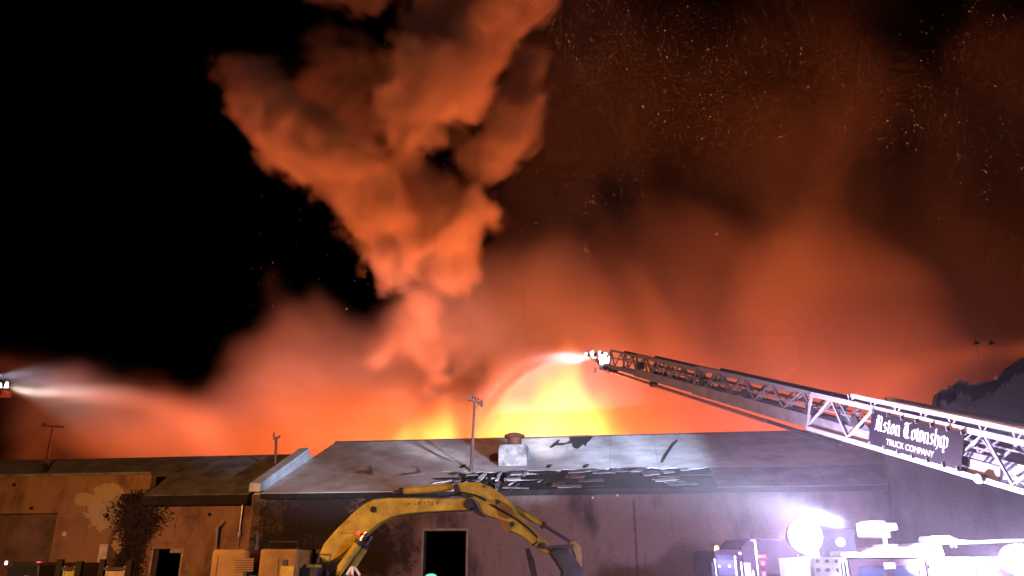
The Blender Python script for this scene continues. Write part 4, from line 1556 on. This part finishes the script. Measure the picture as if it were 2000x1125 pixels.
# towering front plume: left arm, right arm of the V, the fainter heart between, upper mass, rolling lower lobe
ARM_L = [(838, 650, 63, 32), (832, 612, 63, 44), (815, 576, 63, 50), (795, 535, 62.5, 50), (780, 495, 62, 62), (745, 440, 61, 72), (705, 365, 60, 76), (640, 310, 60, 92), (575, 260, 60, 92), (520, 200, 60, 84), (490, 145, 61, 56)]
ARM_R = [(852, 590, 64, 24), (872, 548, 64, 42), (875, 505, 64, 62), (895, 455, 63, 76), (925, 395, 63, 66), (958, 330, 64, 66), (985, 260, 65, 64), (1005, 195, 66, 60), (1025, 130, 67, 50), (915, 535, 63, 22)]
HEART = [(830, 450, 68, 80), (800, 400, 69, 75), (870, 370, 70, 80), (760, 330, 69, 90), (690, 240, 69, 95), (620, 170, 69, 85), (900, 270, 71, 80), (640, 90, 69, 70), (700, 140, 69, 80)]
UPPER = [(800, 215, 57, 68), (845, 150, 57, 98), (880, 195, 57, 66), (800, 262, 56, 38), (795, 298, 57, 18), (905, 95, 58, 105), (960, 40, 58, 100), (840, 70, 60, 74), (1010, -30, 59, 100), (880, -70, 60, 140), (600, -24, 62, 44), (660, -40, 62, 60), (740, -40, 62, 70)]
LOW = [(834, 640, 64, 36), (838, 680, 65, 46), (790, 620, 66, 40), (880, 615, 66, 40), (745, 705, 63, 52), (722, 745, 62, 44), (735, 785, 62, 36), (765, 812, 63, 26), (820, 690, 66, 60), (880, 660, 68, 62), (800, 650, 66, 40), (940, 650, 70, 45)]


def back_smoke():
    MN, MX, RES, X, Y, Z = grid((-64, 53, 3), (76, 102, 80), .8)
    ns, blobs = smoke_tools(MN, MX, RES, X, Y, Z, 8)
    soft = .45 * ns(16) + .42 * ns(8) + .34 * ns(4.2) + .24 * ns(2.4)
    nst = ns((6, 9, 20)) + .7 * ns((3, 5, 10)) + .4 * ns((1.9, 3, 6))
    wv = (ns(9) * 3.0, ns(9) * 2.0, ns(9) * 3.0)
    soft, nst = warp(soft, wv, .8), warp(nst, wv, .8)

    def ell(px, py, yy, rx, ry, dy, tilt=0.0):
        c = at(px, py, yy)
        s_ = mpp(px, py, yy)
        xx = X - c.x - tilt * (Z - c.z)
        return 1 - np.sqrt((xx / (rx * s_)) ** 2 + ((Y - c.y) / dy) ** 2 + ((Z - c.z) / (ry * s_)) ** 2)
    dens = np.zeros(tuple(RES), np.float32)
    for (px, py, yy, rx, ry, dyy, d, nz_, tl) in MASSES:
        dens += np.clip((ell(px, py, yy, rx, ry, dyy, tl) + nz_ * (soft * .7 + nst * .42)) * 1.9, 0, 1) * d
    dens = clear_fire(dens * np.clip((Z - 3.5) / 4, 0, 1), X, Y, Z)
    for A, lo_, hi_ in ((X, MN[0], MX[0]), (Y, MN[1], MX[1])):
        dens *= np.clip((A - lo_) / 4, 0, 1) * np.clip((hi_ - A) / 4, 0, 1)
    return MN, MX, RES, dens


# px, py, Y, radius x px, radius y px, half depth m, extinction, noise, tilt
MASSES = [(1330, 730, 79, 560, 270, 12, .070, .30, .2), (1750, 640, 84, 500, 330, 12, .032, .3, .25), (1480, 240, 80, 660, 440, 9, .050, .22, 0), (1850, 330, 79, 420, 440, 8, .034, .2, 0), (1130, 250, 80, 220, 420, 7, .036, .25, 0), (1180, 420, 88, 320, 400, 8, .024, .45, .2), (1650, 180, 92, 640, 380, 8, .020, .4, 0),
          (490, 850, 76, 400, 130, 11, .090, .35, 0), (980, 740, 78, 340, 240, 10, .110, .4, 0), (610, 760, 76, 220, 170, 10, .060, .4, 0), (130, 755, 67, 160, 70, 6, .055, .35, 0), (200, 850, 68, 140, 90, 6, .05, .3, 0), (1045, 805, 70, 135, 105, 4.5, .40, .3, 0),
          (850, 650, 72, 130, 90, 6, .08, .4, 0), (1070, 360, 83, 150, 360, 7, .040, .4, .05), (1030, 540, 80, 150, 160, 6, .06, .35, 0), (1880, 760, 80, 240, 180, 10, .05, .4, 0), (1310, 540, 78, 260, 210, 8, .075, .2, .15), (1120, 640, 79, 160, 150, 7, .05, .3, 0)]


def jet(name, path, rad, peak, VS, col, label, mist=None, seed=1, sharp=1.0, pad=2.0, aniso=.2):
    """water stream: density along a ballistic path that widens and breaks up"""
    P = np.array([list(p) for p in path], float)
    MN = P.min(0) - pad - max(rad)
    MX = P.max(0) + pad + max(rad)
    if mist:
        MN[2] -= mist[2]
    MN, MX, RES, X, Y, Z = grid(MN, MX, VS)
    rng = np.random.default_rng(seed)
    n = noise3(rng, MN, MX, RES, max(rad) * 1.6) * .5 + noise3(rng, MN, MX, RES, max(rad) * .7) * .35
    d = np.zeros(tuple(RES), np.float32)
    K = len(P) - 1
    for i in range(K):
        a, b = P[i], P[i + 1]
        ab = b - a
        t = np.clip(((X - a[0]) * ab[0] + (Y - a[1]) * ab[1] + (Z - a[2]) * ab[2]) / (ab @ ab), 0, 1)
        q2 = (X - a[0] - t * ab[0]) ** 2 + (Y - a[1] - t * ab[1]) ** 2
        zz = Z - a[2] - t * ab[2]
        f = (i + t) / K
        r = rad[0] + (rad[1] - rad[0]) * f
        pk = peak[0] + (peak[1] - peak[0]) * np.minimum(1, f * 1.6)
        fade = np.clip((1 - f) * 4, 0, 1)
        core = pk * np.exp(-2.2 * (q2 + zz ** 2) / (r * r)) * np.clip(1 + sharp * .6 * n, 0, 3)
        if mist:                       # spray sinking below the stream
            below = np.clip(-zz, 0, None)
            core = np.maximum(core, mist[0] * np.exp(-q2 / (mist[1] ** 2) - below / mist[2]) * (zz < r * .4) * np.clip(f * 3, .15, 1) * np.clip(1 + .7 * n, 0, 3))
        d = np.maximum(d, core * fade)
    for A, k_ in ((X, 0), (Y, 1), (Z, 2)):
        w_ = (MX[k_] - MN[k_]) * .08
        d = d * np.clip((A - MN[k_]) / w_, 0, 1) * np.clip((MX[k_] - A) / w_, 0, 1)
    o = volume_object(name, MN, MX, RES, d, vol_mat(name, col, aniso))
    tag(o, label, 'water jet', kind='stuff')
    return o


def spline(pts, n=14):
    pts = [Vector(p) for p in pts]
    out = []
    for i in range(len(pts) - 1):
        p0, p1, p2, p3 = pts[max(i - 1, 0)], pts[i], pts[i + 1], pts[min(i + 2, len(pts) - 1)]
        for j in range(n // (len(pts) - 1) + 1):
            t = j / (n // (len(pts) - 1) + 1)
            out.append(.5 * ((2 * p1) + (p2 - p0) * t + (2 * p0 - 5 * p1 + 4 * p2 - p3) * t * t + (3 * p1 - p0 - 3 * p2 + p3) * t ** 3))
    out.append(pts[-1])
    return out


def flames():
    """tongues of flame over the burning bed"""
    rng = np.random.default_rng(9)
    MN, MX, RES, X, Y, Z = grid((-16, 52, 5), (14, 62, 20), .33)
    n = noise3(rng, MN, MX, RES, (3, 3, 5)) * .6 + noise3(rng, MN, MX, RES, (1.4, 1.4, 2.8)) * .55 + noise3(rng, MN, MX, RES, (.8, .8, 1.7)) * .35
    hgt = 10.2 + 5.6 * np.exp(-((X - 3.4) / 6.0) ** 2) + 3.0 * np.exp(-((X + 6.5) / 3) ** 2) - 1.0 * np.exp(-((X + 12) / 3) ** 2)
    hgt = hgt + 1.6 * np.exp(-((X + 10) / 1.6) ** 2)
    f = (hgt - Z) / 3.4 + n * .72 - ((Y - 57) / 4.5) ** 2
    f = f - np.clip((np.abs(X - .5) - 9) / 5, 0, 9)
    d = np.clip(f * .20, 0, 1) ** 1.35
    m = bpy.data.materials.new('flame')
    m.use_nodes = True
    nt = m.node_tree
    nt.nodes.clear()
    o = nt.nodes.new('ShaderNodeOutputMaterial')
    e = nt.nodes.new('ShaderNodeEmission')
    e.inputs[0].default_value = (1, .24, .03, 1)
    at_ = nt.nodes.new('ShaderNodeAttribute')
    at_.attribute_name = 'density'
    mu = nt.nodes.new('ShaderNodeMath')
    mu.operation = 'MULTIPLY'
    mu.inputs[1].default_value = FLAME
    nt.links.new(at_.outputs['Fac'], mu.inputs[0])
    nt.links.new(mu.outputs[0], e.inputs[1])
    nt.links.new(e.outputs[0], o.inputs['Volume'])
    ob = volume_object('flames', MN, MX, RES, d, m)
    tag(ob, 'yellow flames rising behind the warehouse ridge', 'fire', kind='stuff')


FLAME = 5.5


def near_haze():
    """thin smoke added between the engines and the wall to give the floodlights a halo"""
    rng = np.random.default_rng(3)
    MN, MX, RES, X, Y, Z = grid((0, 10, .3), (17, 30.5, 8), .5)
    n = noise3(rng, MN, MX, RES, 3.5) * .5 + noise3(rng, MN, MX, RES, 1.6) * .3
    e = np.clip((X - MN[0]) / 4, 0, 1) * np.clip((MX[0] - X) / 3, 0, 1) * np.clip((Y - MN[1]) / 3, 0, 1) * np.clip((MX[1] - Y) / 3, 0, 1) * np.clip((MX[2] - Z) / 4, 0, 1) * np.clip((Z - .3) / 1, 0, 1)
    d = NEAR_HAZE * e * np.clip(1 + .55 * n, .1, 3)
    tag(volume_object('halo_smoke', MN, MX, RES, d, vol_mat('halo_smoke', (.9, .86, .93), .1)), 'thin smoke added round the floodlights to give them a halo', 'smoke', kind='stuff')


NEAR_HAZE = .0046  # density picked for the halo round the lamps


def embers():
    rr = random.Random(21)
    g = MB()
    cnt = 0
    while cnt < 1150:
        u = rr.random()
        if u < .78:
            px, py = rr.uniform(1030, 2000), rr.triangular(-20, 620, 40)
        elif u < .9:
            px, py = rr.uniform(700, 1400), rr.uniform(80, 760)
        else:
            px, py = rr.uniform(480, 1100), rr.uniform(20, 700)
            if px < 700 and py < 400 and rr.random() < .6:
                continue
        if u < .78 and math.sin(px * .011 + 1.3) * math.sin(py * .017 + px * .006) + rr.uniform(-.9, .9) < -.15:
            continue
        Y_ = rr.uniform(42, 54)
        c = at(px, py, Y_)
        s_ = mpp(px, py, Y_)
        big = rr.random()
        L_ = s_ * (rr.uniform(1.2, 2.6) if big < .75 else rr.uniform(2.5, 6))
        w_ = s_ * (rr.uniform(.45, .85) if big < .88 else rr.uniform(.85, 1.3))
        a = rr.gauss(1.35, .6)
        d = Vector((math.cos(a) * rr.choice((-1, 1)), rr.uniform(-.4, .4), math.sin(a))).normalized() * L_ / 2
        sd = d.cross(Vector((0, 1, 0))).normalized() * w_ / 2
        up = d.cross(sd).normalized() * w_ / 2
        mi = 0 if rr.random() < .62 else (1 if rr.random() < .7 else 2)
        P = [c - d, c + sd, c + up, c - sd, c - up, c + d]
        for q in ((0, 1, 2), (0, 2, 3), (0, 3, 4), (0, 4, 1), (5, 2, 1), (5, 3, 2), (5, 4, 3), (5, 1, 4)):
            g.face([P[i] for i in q], mi)
        cnt += 1
    ms = [mat('ember_dim', (.3, .25, .25), .8, emit=(1, .46, .36), estr=.42, bump=0), mat('ember_orange', (.4, .2, .1), .8, emit=(1, .42, .22), estr=.7, bump=0), mat('ember_hot', (.6, .5, .4), .8, emit=(1, .52, .32), estr=1.2, bump=0)]
    me = bpy.data.meshes.new('embers')
    me.from_pydata(g.v, [], g.f)
    for m_ in ms:
        me.materials.append(m_)
    me.polygons.foreach_set('material_index', g.mi)
    o = bpy.data.objects.new('embers', me)
    COL.objects.link(o)
    tag(o, 'glowing embers and sparks drifting through the dark smoke', 'embers', kind='stuff')


embers()
if SMOKE_ON:
    SM = vol_mat('smoke', (.84, .82, .82))
    tag(volume_object('smoke_plume', *front_plume(), SM), 'towering billows of fire-lit smoke leaning left over the burning warehouse', 'smoke', kind='stuff')
    tag(volume_object('smoke_bank', *back_smoke(), SM), 'broad bank of glowing smoke drifting behind the roofs', 'smoke', kind='stuff')
    flames()
    near_haze()
    nz0 = Pb + e1 * (st + 1.15) + e3 * .22
    jp = spline([nz0, at(1120, 701, 29.5), at(1075, 704, 32), at(1030, 724, 35), at(985, 764, 39), at(950, 812, 43), at(930, 862, 46)], 26)
    jet('water_jet', jp, (.12, .48), (1.6, 2.6), .16, (.995, .995, .998), 'white water jet arching from the ladder nozzle into the fire', mist=(.06, .9, 2.4), seed=2, aniso=.45)
    jp = spline([at(17, 768, 59.6), at(120, 768, 60), at(220, 776, 60.5), at(320, 800, 61), at(400, 840, 62), at(450, 880, 62)], 20)
    jet('water_jet', jp, (.16, 2.0), (.8, .20), .45, (.96, .95, .94), 'long pale water jet from the platform basket at the left', mist=(.055, 2.6, 4.0), seed=3, pad=3)
    jp = spline([at(-40, 705, 60), at(40, 728, 60.5), at(120, 748, 61), at(220, 770, 62)], 12)
    jet('water_jet', jp, (.9, 2.4), (.10, .03), .5, (.9, .9, .98), 'faint broad spray above the platform basket at the left', mist=None, seed=4, pad=3)
    jp = spline([at(2040, 676, 64), at(1960, 688, 64), at(1860, 705, 65), at(1770, 735, 66), at(1690, 775, 67)], 14)
    jet('water_jet', jp, (.7, 2.2), (.7, .12), .5, (.95, .95, .95), 'far curved water jet crossing behind the two lighting masts', mist=None, seed=6, pad=3)
